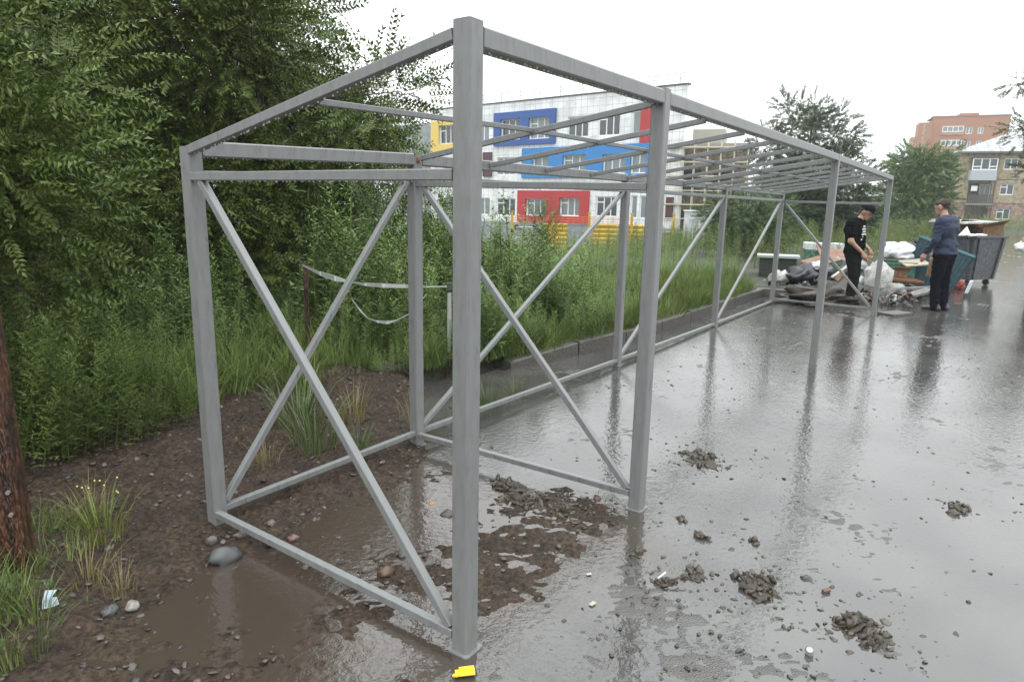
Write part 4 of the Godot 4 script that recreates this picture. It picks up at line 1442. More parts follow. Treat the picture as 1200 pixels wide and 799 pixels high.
	# tufts: x, depth, size, mesh, material, label
	var list := [
		[-1.50, 4.55, 1.75, tuft, green, "upright green grass tuft on bare soil behind the left sill tube"], [-1.27, 4.16, 1.45, tuft, green, "flattened green grass tuft against the left sill tube"],
		[-1.47, 3.85, 0.9, dry, straw, "dry yellowish grass tuft beside the foot of the left brace"], [-0.98, 4.1, 0.8, tuft, green, "small green tuft right behind the sill tube"],
		[-1.93, 2.95, 1.0, tuft, fresh, "yellow green flowering tuft right of the rusty post"], [-2.1, 3.12, 1.0, dry, straw, "dead straw tuft behind the yellow green tuft"],
		[-1.80, 2.62, 0.9, dry, straw, "brown trampled grass tuft in front of the rusty post"], [-1.62, 2.55, 0.7, dry, straw, "brown trampled grass patch at the edge of the pebbles"],
		[-1.95, 2.42, 1.0, bar, green, "foxtail grass clump left of the crumpled packet"], [-1.72, 2.17, 0.95, bar, green, "foxtail grass clump in front of the crumpled packet"],
		[-1.84, 2.1, 1.0, bar, fresh, "pale foxtail grass clump at the corner of the verge"], [-1.98, 2.25, 1.0, tuft, green, "short green grass clump among the foxtails"],
		[-2.2, 2.5, 1.2, bar, green, "foxtail grass clump against the foot of the rusty post"], [-1.15, 4.75, 1.1, tuft, straw, "reddish dry tuft behind the second back post"], [-0.75, 4.9, 1.1, dry, straw, "dry tuft left of the second back post foot"],
		[0.05, 5.6, 0.75, tuft, green, "grass tuft growing at the near end of the kerb"], [-0.2, 5.35, 0.9, tuft, green, "grass tuft beside the first kerb stone"]]
	for q in list:
		var sd: Vector2 = to_row(q[0], q[1])
		var o := thing("grass_tuft", q[5], "grass tuft", Vector3(q[0], maxf(soil_height(sd.x, sd.y) if sd.x < 3.2 else 0.0, 0.0) - 0.01, -q[1]), q[0] * 7.0)
		part("blades", q[3], o, q[4]).set_meta("kind", "stuff")
		o.scale = Vector3.ONE * float(q[2])
		if q[5].begins_with("yellow green"):
			var fm := MB.new()
			for k in 9:
				var c := Vector3(r.randf_range(-0.12, 0.12), r.randf_range(0.2, 0.32), r.randf_range(-0.1, 0.1))
				fm.bar(c - Vector3(0.003, 0, 0), c + Vector3(0.004, 0.002, 0), 0.007, 0.005)
			part("flowers", fm.mesh(), o, mat(lin(0.7, 0.6, 0.12), 0.6))


# ------------------------------------------------------------------ lumps, bags, rubbish
func lump(sd: int, r: Vector3, rough := 0.25, freq := 1.6, seg := 18, rings := 12, flat := -1.0, crease := 0.0) -> ArrayMesh:
	# an uneven closed body: a sphere pushed about by noise, cut flat at the bottom where flat is given
	var f := FastNoiseLite.new()
	f.seed = sd
	f.frequency = freq
	f.fractal_octaves = 3
	var mb := MB.new()
	for i in rings + 1:
		var th := PI * i / rings
		for j in seg:
			var ph := TAU * j / seg
			var d := Vector3(sin(th) * cos(ph), cos(th), sin(th) * sin(ph))
			var k := 1.0 + rough * f.get_noise_3dv(d * 1.0) * 1.6
			if crease > 0.0:
				k -= crease * absf(f.get_noise_3dv(d * 2.6 + Vector3(9, 4, 2)))
			var p := Vector3(d.x * r.x, d.y * r.y, d.z * r.z) * k
			if flat > -1.0:
				p.y = maxf(p.y, flat * r.y)
			mb.v.append(p)
			mb.n.append(Vector3.ZERO)
	for i in rings:
		for j in seg:
			var a := i * seg + j
			var b := i * seg + (j + 1) % seg
			var c := a + seg
			var e := b + seg
			for t in [[a, c, e], [a, e, b]]:
				var nn: Vector3 = (mb.v[t[2]] - mb.v[t[0]]).cross(mb.v[t[1]] - mb.v[t[0]])
				for q in t:
					mb.n[q] += nn
				mb.ix.append(t[0]); mb.ix.append(t[1]); mb.ix.append(t[2])
	for i in mb.n.size():
		mb.n[i] = mb.n[i].normalized() if mb.n[i].length_squared() > 1e-16 else Vector3.UP
	return mb.mesh()


func crumpled(sd: int) -> ArrayMesh:
	# a crumpled sheet about one unit across
	var f := FastNoiseLite.new()
	f.seed = sd
	f.frequency = 1.5
	var mb := MB.new()
	var at := func(i: int, j: int) -> Vector3:
		var x := i / 4.0 - 0.5
		var z := j / 4.0 - 0.5
		return Vector3(x + 0.35 * f.get_noise_2d(x * 3.0, z * 3.0 + 5.0), 1.1 * f.get_noise_2d(x * 1.6, z * 1.6), z + 0.35 * f.get_noise_2d(x * 3.0 + 8.0, z * 3.0))
	for i in 4:
		for j in 4:
			var a: Vector3 = at.call(i, j)
			var b: Vector3 = at.call(i, j + 1)
			var c: Vector3 = at.call(i + 1, j + 1)
			var d: Vector3 = at.call(i + 1, j)
			mb.tri(a, b, c); mb.tri(a, c, d)
	return mb.mesh()


func bag(label: String, at: Vector3, r: Vector3, m: Material, sd: int, turn := 0.0, tied := true, group := "") -> Node3D:
	var o := thing("rubbish_bag", label, "bag", at, turn, group)
	var b := part("body", lump(sd, r, 0.3, 1.5, 22, 14, -0.75, 0.22), o, m)
	b.position = Vector3(0, r.y * 0.75, 0)
	if tied:
		var k := part("knot", lump(sd + 1, Vector3(r.x * 0.16, r.y * 0.28, r.x * 0.16), 0.4, 2.0, 10, 8), o, m)
		k.position = Vector3(r.x * 0.1, r.y * 1.75, 0)
	return o


func plank(label: String, called: String, at: Vector3, size: Vector3, rot: Vector3, m: Material, category := "board") -> MeshInstance3D:
	var mb := MB.new()
	mb.bar(Vector3(-size.x / 2, 0, 0), Vector3(size.x / 2, 0, 0), size.z, size.y)
	var o := single(called, mb.mesh(), m, label, category, at)
	o.rotation = rot
	return o


func carton(label: String, at: Vector3, size: Vector3, turn: float, m: Material, tilt := 0.0) -> Node3D:
	# an open cardboard box: walls, floor and flaps
	var o := thing("cardboard_box", label, "box", at, turn)
	o.rotation.z = tilt
	var x := size.x / 2
	var z := size.z / 2
	var t := 0.006
	slab("wall", o, Vector3(-x, 0, z - t), Vector3(x, size.y, z), m)
	slab("wall", o, Vector3(-x, 0, -z), Vector3(x, size.y, -z + t), m)
	slab("wall", o, Vector3(-x, 0, -z + t), Vector3(-x + t, size.y, z - t), m)
	slab("wall", o, Vector3(x - t, 0, -z + t), Vector3(x, size.y, z - t), m)
	slab("bottom", o, Vector3(-x + t, 0.001, -z + t), Vector3(x - t, t, z - t), m)
	for sg in [-1.0, 1.0]:
		var mb := MB.new()
		mb.bar(Vector3(0, size.y, sg * z), Vector3(0, size.y + size.z * 0.2, sg * (z + size.z * 0.3)), size.x * 0.96, 0.006, Vector3(0, sg, 1).normalized())
		part("flap", mb.mesh(), o, m)
	return o


func container(called: String, label: String, at: Vector3, turn: float, sz: Vector3, m: Material, rim: Material, flare := 0.12, wheels := true) -> Node3D:
	# a tapered sheet metal waste container: four walls, rolled rim, ribs, pockets and castors
	var o := thing(called, label, "waste container", at, turn)
	var y0 := 0.16 if wheels else 0.0
	var x0 := sz.x / 2 - flare
	var z0 := sz.z / 2 - flare * 0.6
	var x1 := sz.x / 2
	var z1 := sz.z / 2
	var t := 0.02
	var lo := [Vector3(-x0, y0, z0), Vector3(x0, y0, z0), Vector3(x0, y0, -z0), Vector3(-x0, y0, -z0)]
	var hi := [Vector3(-x1, sz.y, z1), Vector3(x1, sz.y, z1), Vector3(x1, sz.y, -z1), Vector3(-x1, sz.y, -z1)]
	for i in 4:
		var j := (i + 1) % 4
		var mb := MB.new()
		var inw: Vector3 = -((lo[j] - lo[i]) as Vector3).cross(Vector3.UP).normalized() * -t
		mb.quad(lo[i], lo[j], hi[j], hi[i])
		var sh := Vector3(0, 0, 0)
		var ctr := Vector3(0, 0, 0)
		var k := 1.0 - t * 2.0 / sz.x
		var li: Vector3 = lo[i] * Vector3(k, 1, k)
		var lj: Vector3 = lo[j] * Vector3(k, 1, k)
		var ui: Vector3 = hi[i] * Vector3(k, 1, k)
		var uj: Vector3 = hi[j] * Vector3(k, 1, k)
		mb.quad(lj, li, ui, uj)
		mb.quad(hi[i], hi[j], uj, ui)
		part("side_wall", mb.mesh(), o, m)
		var rb := MB.new()
		rb.bar(hi[i] + Vector3(0, -0.02, 0), hi[j] + Vector3(0, -0.02, 0), 0.06, 0.05)
		part("rim", rb.mesh(), o, rim)
		for u in [0.12, 0.88]:
			var pb := MB.new()
			var a: Vector3 = (lo[i] as Vector3).lerp(lo[j], u)
			var b: Vector3 = (hi[i] as Vector3).lerp(hi[j], u)
			var out := Vector3((lo[i].x + lo[j].x), 0, (lo[i].z + lo[j].z)).normalized()
			pb.bar(a + out * 0.02, b + out * 0.02 - Vector3(0, 0.05, 0), 0.05, 0.03, out)
			part("rib", pb.mesh(), o, m)
	slab("bottom", o, Vector3(-x0, y0 - 0.01, -z0), Vector3(x0, y0 + 0.01, z0), m)
	if wheels:
		for sx in [-1.0, 1.0]:
			for szz in [-1.0, 1.0]:
				var wb := MB.new()
				var c := Vector3(sx * (x0 - 0.12), 0.07, szz * (z0 - 0.1))
				wb.tube(PackedVector3Array([c - Vector3(0.022, 0, 0), c + Vector3(0.022, 0, 0)]), PackedFloat32Array([0.07, 0.07]), 12)
				wb.box(c + Vector3(-0.04, 0.05, -0.03), c + Vector3(0.04, 0.085, 0.03))
				part("castor", wb.mesh(), o, M.dark_frame)
	return o


func build_rubbish() -> void:
	var plastic_black := mat(lin(0.012, 0.013, 0.016), 0.28)
	var plastic_white := mat(lin(0.62, 0.64, 0.65), 0.4, {"backlight": Color(0.2, 0.2, 0.2)})
	var sackm := textured(lin(0.5, 0.5, 0.47), 0.7, M.tone_mid, M.n_fine, 0.8, Vector3(6, 6, 6))
	var card := textured(lin(0.22, 0.125, 0.065), 0.8, M.tone_mid, null, 0, Vector3(3, 3, 3))
	var wet_card := textured(lin(0.17, 0.09, 0.045), 0.7, M.tone_mid, null, 0, Vector3(3, 3, 3))
	var ply := textured(lin(0.22, 0.09, 0.04), 0.45, M.tone_mid, M.n_fine, 0.3, Vector3(1, 6, 6))
	var board := textured(lin(0.5, 0.5, 0.48), 0.6, M.tone_mid, M.n_fine, 0.3, Vector3(2, 2, 2))
	var greyw := textured(lin(0.2, 0.19, 0.175), 0.7, M.tone_mid, M.n_fine, 0.6, Vector3(1, 8, 8))
	var teal := textured(lin(0.01, 0.05, 0.066), 0.4, M.tone_mid, M.n_mid, 0.3, Vector3(2, 2, 2))
	var teal_light := textured(lin(0.06, 0.21, 0.24), 0.4, M.tone_fine, null, 0, Vector3(3, 3, 3))
	var aqua := textured(lin(0.06, 0.2, 0.165), 0.5, M.tone_mid, M.n_mid, 0.3, Vector3(2, 2, 2))
	var steel := textured(lin(0.085, 0.09, 0.095), 0.42, M.tone_mid, M.n_mid, 0.4, Vector3(1.6, 1.6, 1.6))
	var steel_dark := mat(lin(0.05, 0.053, 0.056), 0.4)
	# the mound of trodden earth along the far end
	var mound := MB.new()
	single("earth_mound", lump(61, Vector3(1.4, 0.26, 0.6), 0.5, 2.2, 34, 14, -0.3, 0.2), M.earth_dark, "low mound of dark wet earth under the heap of rubbish", "mound", row(12.0, 0.95, 0.03), TH - PI * 0.5 + 1.57)
	# the grey container and what is heaped in it
	var cp := Vector3(10.42, 0, -15.62)
	var ct := -0.44 + 0.0
	container("waste_container", "dark grey steel waste container on castors, heaped with cardboard", cp, 0.436, Vector3(1.15, 1.12, 0.98), steel, steel_dark, 0.12)
	slab_single("flat_sheet", Vector3(0.62, 0.02, 0.4), Vector3(10.25, 1.42, -15.62), Vector3(0.03, 0.4, 0.02), board, "long white edged sheet lying across the top of the cardboard", "sheet")
	carton("crushed brown cardboard box sticking out of the grey container", Vector3(10.75, 1.05, -15.65), Vector3(0.62, 0.3, 0.5), 0.3, card, 0.12)
	carton("wet dark cardboard box lying in the grey container behind the white triangle", Vector3(10.1, 1.03, -15.75), Vector3(0.7, 0.34, 0.45), 0.5, wet_card, -0.05)
	var tm := MB.new()
	for zz in [0.0, -0.03]:
		pass
	tm.tri(Vector3(-0.15, 0, 0), Vector3(0.15, 0, 0), Vector3(0.02, 0.2, 0))
	tm.tri(Vector3(0.15, 0, -0.02), Vector3(-0.15, 0, -0.02), Vector3(0.02, 0.2, -0.02))
	tm.quad(Vector3(-0.15, 0, -0.02), Vector3(-0.15, 0, 0), Vector3(0.02, 0.2, 0), Vector3(0.02, 0.2, -0.02))
	tm.quad(Vector3(0.15, 0, 0), Vector3(0.15, 0, -0.02), Vector3(0.02, 0.2, -0.02), Vector3(0.02, 0.2, 0))
	single("foam_offcut", tm.mesh(), mat(lin(0.75, 0.76, 0.75), 0.7), "white triangular foam offcut propped on the rim of the grey container", "offcut", Vector3(9.93, 1.13, -15.03), 0.1)
	for q in [[10.05, -14.98, 0.11, 3], [10.3, -15.1, 0.13, 5]]:
		single("paper_scrap", lump(q[3], Vector3(q[2], 0.035, 0.07), 0.5, 2.0, 12, 8), mat(lin(0.7, 0.71, 0.7), 0.7), ["crumpled white paper on the container rim below the foam offcut", "larger crumpled white paper on the container rim right of the foam offcut"][0 if q[3] == 3 else 1], "paper", Vector3(q[0], 1.14, q[1]))
	# the teal container tipped back against it
	var tc := container("tipped_container", "teal painted waste container tipped over against the grey one", Vector3(8.75, 0.02, -14.05), 0.0, Vector3(0.98, 0.92, 0.6), teal, teal_light, 0.05, false)
	tc.rotation = Vector3(-0.12, -0.5, -0.36)
	tc.position = Vector3(8.5, 0.08, -13.95)
	plank("tall white plastic sheet standing inside the teal container", "plastic_sheet", Vector3(8.3, 0.34, -13.25), Vector3(0.02, 0.5, 0.22), Vector3(0.1, -0.5, -0.3), plastic_white, "sheet")
	plank("small white sheet at the foot of the teal container", "plastic_sheet", Vector3(8.95, 0.2, -13.2), Vector3(0.02, 0.26, 0.16), Vector3(0, -0.9, -0.25), plastic_white, "panel")
	plank("upright brown cardboard strip beside the hand of the man in blue", "cardboard_strip", Vector3(8.0, 0.72, -12.9), Vector3(0.14, 0.6, 0.02), Vector3(0, -0.3, -0.1), wet_card, "cardboard")
	bag("small red bag on the ground at the wheel of the grey container", Vector3(9.6, 0.0, -14.5), Vector3(0.13, 0.12, 0.1), mat(lin(0.2, 0.03, 0.025), 0.4), 201)
	# the heap, from the kerb to the teal container
	bag("big black rubbish bag lying open on the earth mound by the kerb", Vector3(5.75, 0.12, -13.25), Vector3(0.42, 0.26, 0.3), plastic_black, 211, 0.3, false)
	bag("black rubbish bag with its neck tied, behind the brown panel", Vector3(6.2, 0.15, -13.5), Vector3(0.32, 0.24, 0.28), plastic_black, 212, 1.2)
	bag("low white sack at the kerb beside the farthest back post", Vector3(5.25, 0.15, -13.3), Vector3(0.2, 0.17, 0.16), sackm, 213, 0.2, false)
	bag("crumpled pale bag lying on the big black bag", Vector3(5.95, 0.48, -13.2), Vector3(0.2, 0.09, 0.14), plastic_white, 214, 0.4, false)
	bag("tall white woven sack standing behind the far front post", Vector3(7.05, 0.04, -13.05), Vector3(0.26, 0.36, 0.22), sackm, 215, 0.1, false)
	bag("grey stained sack slumped at the foot of the tall white sack", Vector3(7.2, 0.02, -12.75), Vector3(0.3, 0.16, 0.2), textured(lin(0.3, 0.29, 0.27), 0.7, M.tone_mid, M.n_fine, 0.8, Vector3(6, 6, 6)), 216, 0.6, false)
	bag("large white plastic bag on top of the aqua crate", Vector3(7.9, 0.66, -14.0), Vector3(0.36, 0.2, 0.25), plastic_white, 217, 0.2, false)
	bag("dark bag at the top of the heap beside the teal container", Vector3(8.45, 0.72, -14.3), Vector3(0.28, 0.16, 0.22), plastic_black, 218, 0.9, true)
	bag("pale blue bag wedged between the white sack and the planks", Vector3(6.75, 0.05, -13.3), Vector3(0.2, 0.2, 0.18), mat(lin(0.42, 0.5, 0.55), 0.4), 219, 0.4)
	bag("white bag trodden into the earth mound", Vector3(6.45, 0.16, -12.95), Vector3(0.16, 0.1, 0.13), plastic_white, 220, 0.1, false)
	bag("grey bag half buried behind the man in the cap", Vector3(6.9, 0.18, -13.7), Vector3(0.3, 0.3, 0.26), mat(lin(0.2, 0.21, 0.22), 0.45), 221, 0.7)
	plank("orange brown wooden panel leaning over the black bags", "wood_panel", Vector3(6.25, 0.62, -13.75), Vector3(0.7, 0.02, 0.36), Vector3(0.35, 0.2, 0.28), ply, "panel")
	plank("second brown panel lying across the back of the heap", "wood_panel", Vector3(6.75, 0.72, -14.05), Vector3(0.9, 0.02, 0.4), Vector3(0.5, -0.15, -0.2), ply, "panel")
	plank("white board slanting down towards the man in the cap", "white_board", Vector3(6.7, 0.6, -13.45), Vector3(0.7, 0.03, 0.22), Vector3(0.2, 0.2, -0.35), board, "board")
	plank("short pale batten resting on the big black bag", "batten", Vector3(6.35, 0.47, -13.1), Vector3(0.5, 0.03, 0.06), Vector3(0.1, 0.5, 0.5), board, "batten")
	plank("grey weathered plank lying in front of the slumped sack", "plank", Vector3(7.45, 0.1, -12.55), Vector3(0.95, 0.05, 0.2), Vector3(0.1, 0.35, 0.18), greyw, "plank")
	plank("long grey plank under the aqua crate", "plank", Vector3(7.75, 0.16, -13.1), Vector3(1.0, 0.05, 0.16), Vector3(0, 0.1, 0.04), greyw, "plank")
	plank("brown plank edge beside the teal container", "plank", Vector3(7.75, 0.3, -13.35), Vector3(0.75, 0.05, 0.22), Vector3(0.2, 0.15, -0.1), ply, "plank")
	plank("broken concrete slab lying flat at the end of the heap", "concrete_slab", Vector3(7.0, 0.06, -12.35), Vector3(0.5, 0.08, 0.3), Vector3(0.06, 0.7, 0.1), M.kerb, "slab")
	carton("torn brown carton lying on its side in front of the panels", Vector3(6.5, 0.2, -12.95), Vector3(0.28, 0.24, 0.22), 0.6, card, 0.7)
	carton("flattened pale carton between the sacks", Vector3(7.6, 0.35, -13.5), Vector3(0.4, 0.14, 0.3), 0.2, card, -0.1)
	# aqua crates and the box with the pale lid
	var cr := thing("plastic_crate", "aqua green plastic crate under the large white bag", "crate", Vector3(7.85, 0.2, -13.85), -0.4)
	crate_parts(cr, Vector3(0.62, 0.42, 0.45), aqua)
	var c2 := thing("plastic_crate", "aqua crate with a white cover standing in the weeds behind the man in the cap", "crate", Vector3(7.75, 0.15, -17.0), -0.3)
	crate_parts(c2, Vector3(0.85, 0.5, 0.6), aqua)
	var c3 := slab("cover", c2, Vector3(-0.45, 0.506, -0.33), Vector3(0.45, 0.66, 0.33), mat(lin(0.55, 0.56, 0.56), 0.6))
	plank("pale board lying on the aqua crate under the white bag", "white_board", Vector3(8.05, 0.62, -13.6), Vector3(0.5, 0.03, 0.3), Vector3(0.3, 0.1, 0.1), textured(lin(0.42, 0.36, 0.27), 0.7, M.tone_fine, null, 0, Vector3(3, 3, 3)), "board")
	var gb := thing("lidded_box", "dark green wooden box with a pale slab lid at the end of the kerb", "box", Vector3(5.62, 0.12, -14.4), -0.35)
	var dg := textured(lin(0.03, 0.04, 0.026), 0.6, M.tone_mid, M.n_fine, 0.5, Vector3(3, 3, 3))
	for k in 4:
		slab("front_board", gb, Vector3(-0.36, k * 0.125, 0.25), Vector3(0.36, k * 0.125 + 0.12, 0.28), dg)
		slab("side_board", gb, Vector3(0.331, k * 0.125, -0.25), Vector3(0.36, k * 0.125 + 0.12, 0.249), dg)
		slab("side_board", gb, Vector3(-0.36, k * 0.125, -0.25), Vector3(-0.331, k * 0.125 + 0.12, 0.249), dg)
	slab("back_board", gb, Vector3(-0.36, 0, -0.28), Vector3(0.36, 0.5, -0.251), dg)
	slab("lid", gb, Vector3(-0.42, 0.502, -0.33), Vector3(0.42, 0.55, 0.33), textured(lin(0.36, 0.42, 0.39), 0.5, M.tone_fine, null, 0, Vector3(3, 3, 3)))
	# trampled scraps too small to pick apart
	var r := RandomNumberGenerator.new()
	r.seed = 55
	var xf: Array[Transform3D] = []
	var cols := PackedColorArray()
	var pal := [Color(0.5, 0.5, 0.48), Color(0.05, 0.05, 0.05), Color(0.2, 0.12, 0.06), Color(0.16, 0.15, 0.14), Color(0.3, 0.3, 0.32), Color(0.08, 0.06, 0.045), Color(0.12, 0.07, 0.04), Color(0.06, 0.05, 0.04)]
	for i in 210:
		var s := r.randf_range(11.6, 14.6)
		var d := r.randf_range(-0.4, 2.4)
		var h := 0.08 + 0.2 * r.randf() * sst(0.0, 0.9, d) * sst(2.6, 1.7, d)
		if s > 13.6: h *= 0.7
		xf.append(Transform3D(Basis.from_euler(Vector3(r.randf_range(-0.8, 0.8), r.randf() * TAU, r.randf_range(-0.8, 0.8))).scaled_local(Vector3(r.randf_range(0.08, 0.3), r.randf_range(0.06, 0.16), r.randf_range(0.06, 0.22))), row(s, d, h)))
		cols.append(pal[r.randi() % pal.size()] * r.randf_range(0.6, 1.1))
	var so := scatter("rubbish_scraps", crumpled(71), mat(Color.WHITE, 0.55, {"vertex_color_use_as_albedo": true}), xf, cols, self)
	tag(so, "trampled small scraps scattered through the rubbish heap", "scraps", "", "stuff")


func slab_single(called: String, half: Vector3, at: Vector3, rot: Vector3, m: Material, label: String, category: String) -> MeshInstance3D:
	var mb := MB.new()
	mb.bar(Vector3(-half.x, 0, 0), Vector3(half.x, 0, 0), half.z * 2, half.y * 2)
	var o := single(called, mb.mesh(), m, label, category, at)
	o.rotation = rot
	return o


func crate_parts(o: Node3D, sz: Vector3, m: Material) -> void:
	var x := sz.x / 2
	var z := sz.z / 2
	slab("wall", o, Vector3(-x, 0, z - 0.02), Vector3(x, sz.y, z), m)
	slab("wall", o, Vector3(-x, 0, -z), Vector3(x, sz.y, -z + 0.02), m)
	slab("wall", o, Vector3(-x, 0, -z + 0.02), Vector3(-x + 0.02, sz.y, z - 0.02), m)
	slab("wall", o, Vector3(x - 0.02, 0, -z + 0.02), Vector3(x, sz.y, z - 0.02), m)
	slab("bottom", o, Vector3(-x + 0.02, 0.002, -z + 0.02), Vector3(x - 0.02, 0.02, z - 0.02), m)
	for k in 3:
		slab("rib", o, Vector3(-x * 0.7 + k * x * 0.7 - 0.015, 0.02, z + 0.001), Vector3(-x * 0.7 + k * x * 0.7 + 0.015, sz.y - 0.05, z + 0.018), m)
	slab("rim", o, Vector3(-x - 0.02, sz.y - 0.045, z + 0.001), Vector3(x + 0.02, sz.y + 0.004, z + 0.025), m)


# ------------------------------------------------------------------ people
func body_field(mb: MB, bones: Array, cell: float, k: float, clips: Array = [], wrinkle := 0.0) -> void:
	# tapered capsules [a, b, ra, rb] joined with a smooth minimum, meshed as surface nets into mb
	var lo := Vector3(1e9, 1e9, 1e9)
	var hi := -lo
	for b in bones:
		var m: float = maxf(b[2], b[3]) + cell * 3.0
		for p in [b[0], b[1]]:
			lo = lo.min(p - Vector3.ONE * m)
			hi = hi.max(p + Vector3.ONE * m)
	var nx := int((hi.x - lo.x) / cell) + 2
	var ny := int((hi.y - lo.y) / cell) + 2
	var nz := int((hi.z - lo.z) / cell) + 2
	var f := PackedFloat32Array()
	f.resize(nx * ny * nz)
	f.fill(1.0)
	for b in bones:
		var a: Vector3 = b[0]
		var e: Vector3 = b[1]
		var ra: float = b[2]
		var rb: float = b[3]
		var m := maxf(ra, rb) + maxf(cell * 2.5, k)
		var l0 := ((a.min(e) - Vector3.ONE * m - lo) / cell).floor()
		var h0 := ((a.max(e) + Vector3.ONE * m - lo) / cell).ceil()
		var ab := e - a
		var l2 := maxf(ab.length_squared(), 1e-9)
		for x in range(maxi(0, int(l0.x)), mini(nx - 1, int(h0.x)) + 1):
			for y in range(maxi(0, int(l0.y)), mini(ny - 1, int(h0.y)) + 1):
				for z in range(maxi(0, int(l0.z)), mini(nz - 1, int(h0.z)) + 1):
					var p := lo + Vector3(x, y, z) * cell
					var t := clampf((p - a).dot(ab) / l2, 0.0, 1.0)
					var d := p.distance_to(a + ab * t) - lerpf(ra, rb, t)
					var o := (x * ny + y) * nz + z
					var q := f[o]
					var h := maxf(k - absf(q - d), 0.0) / k
					f[o] = minf(q, d) - h * h * k * 0.25
	if wrinkle > 0.0 or clips.size() > 0:
		for x in nx:
			for y in ny:
				for z in nz:
					var o := (x * ny + y) * nz + z
					if f[o] > 0.06: continue
					var p := lo + Vector3(x, y, z) * cell
					var q := f[o]
					if wrinkle > 0.0:
						q += wrinkle * noise_a.get_noise_3d(p.x * 7.0, p.y * 13.0, p.z * 7.0)
					for c in clips:
						q = maxf(q, (c as Plane).distance_to(p))
					f[o] = q
	var id := {}
	var base := mb.v.size()
	var st := [ny * nz, nz, 1]
	for x in nx - 1:
		for y in ny - 1:
			for z in nz - 1:
				var o := (x * ny + y) * nz + z
				var f0 := f[o]
				if f0 > 0.08 or f0 < -0.08: continue
				var sum := Vector3.ZERO
				var cnt := 0
				var val := [f0, f[o + 1], f[o + nz], f[o + nz + 1], f[o + ny * nz], f[o + ny * nz + 1], f[o + ny * nz + nz], f[o + ny * nz + nz + 1]]
				var neg := 0
				for v in val:
					if v < 0.0: neg += 1
				if neg == 0 or neg == 8: continue
				for e in [[0, 1], [2, 3], [4, 5], [6, 7], [0, 2], [1, 3], [4, 6], [5, 7], [0, 4], [1, 5], [2, 6], [3, 7]]:
					var va: float = val[e[0]]
					var vb: float = val[e[1]]
					if (va < 0.0) == (vb < 0.0): continue
					var t := va / (va - vb)
					var pa := Vector3((e[0] >> 2) & 1, (e[0] >> 1) & 1, e[0] & 1)
					var pb := Vector3((e[1] >> 2) & 1, (e[1] >> 1) & 1, e[1] & 1)
					sum += pa.lerp(pb, t)
					cnt += 1
				id[o] = mb.v.size()
				mb.v.append(lo + (Vector3(x, y, z) + sum / cnt) * cell)
				mb.n.append(Vector3(val[4] + val[5] + val[6] + val[7] - val[0] - val[1] - val[2] - val[3], val[2] + val[3] + val[6] + val[7] - val[0] - val[1] - val[4] - val[5], val[1] + val[3] + val[5] + val[7] - val[0] - val[2] - val[4] - val[6]).normalized())
	for o in id:
		for ax in 3:
			var nb: int = o + st[ax]
			if nb >= f.size() or (f[o] < 0.0) == (f[nb] < 0.0): continue
			var u: int = st[(ax + 1) % 3]
			var w: int = st[(ax + 2) % 3]
			if not (id.has(o - u) and id.has(o - w) and id.has(o - u - w)): continue
			var q := [id[o], id[o - u], id[o - u - w], id[o - w]]
			var fn := (mb.v[q[1]] - mb.v[q[0]]).cross(mb.v[q[2]] - mb.v[q[0]])
			if fn.dot(mb.n[q[0]]) > 0:
				q = [q[0], q[3], q[2], q[1]]
			for i in [0, 1, 2, 0, 2, 3]:
				mb.ix.append(q[i])


func hand(mb: MB, wrist: Vector3, dir: Vector3, palm: Vector3, thumb_side: Vector3, curl: float) -> void:
	# palm, four fingers and a thumb on a fine grid; palm is the way the palm faces
	var across := thumb_side.normalized()
	var b: Array = [[wrist, wrist + dir * 0.075, 0.026, 0.03], [wrist + dir * 0.035 + across * 0.018, wrist + dir * 0.085 + across * 0.026, 0.02, 0.018], [wrist + dir * 0.035 - across * 0.018, wrist + dir * 0.08 - across * 0.026, 0.02, 0.017]]
	for i in 4:
		var off := across * (0.03 - i * 0.02)
		var ln: float = [0.072, 0.08, 0.074, 0.058][i]
		var p := wrist + dir * 0.088 + off
		var d1 := (dir + palm * curl * 0.6).normalized()
		var d2 := (dir + palm * curl * 1.6).normalized()
		var q := p + d1 * ln * 0.5
		b.append([p, q, 0.0095, 0.009])
		b.append([q, q + d2 * ln * 0.5, 0.009, 0.0078])
	var tb := wrist + dir * 0.03 + across * 0.026
	var tq := tb + (dir * 0.75 + across * 0.6 + palm * 0.3).normalized() * 0.042
	b.append([tb, tq, 0.012, 0.0105])
	b.append([tq, tq + (dir + palm * 0.4).normalized() * 0.034, 0.0105, 0.009])
	body_field(mb, b, 0.0055, 0.008)


func head(mb: MB, c: Vector3, f: Vector3, up: Vector3, l: Vector3) -> void:
	# skull, jaw, nose, brow, ears
	var b: Array = [
		[c + up * 0.03 - f * 0.02, c + up * 0.035 + f * 0.025, 0.088, 0.08],
		[c - up * 0.01 + f * 0.03, c - up * 0.065 + f * 0.05, 0.066, 0.05],
		[c - up * 0.085 + f * 0.062, c - up * 0.09 + f * 0.07, 0.03, 0.026],
		[c + up * 0.015 + f * 0.097, c - up * 0.022 + f * 0.114, 0.011, 0.016],
		[c + up * 0.03 + f * 0.088 + l * 0.025, c + up * 0.03 + f * 0.088 - l * 0.025, 0.014, 0.014],
		[c - up * 0.052 + f * 0.093 + l * 0.016, c - up * 0.052 + f * 0.093 - l * 0.016, 0.011, 0.011],
		[c + l * 0.08 - f * 0.01 + up * 0.015, c + l * 0.083 - f * 0.006 - up * 0.025, 0.017, 0.012],
		[c - l * 0.08 - f * 0.01 + up * 0.015, c - l * 0.083 - f * 0.006 - up * 0.025, 0.017, 0.012]]
	body_field(mb, b, 0.008, 0.018)


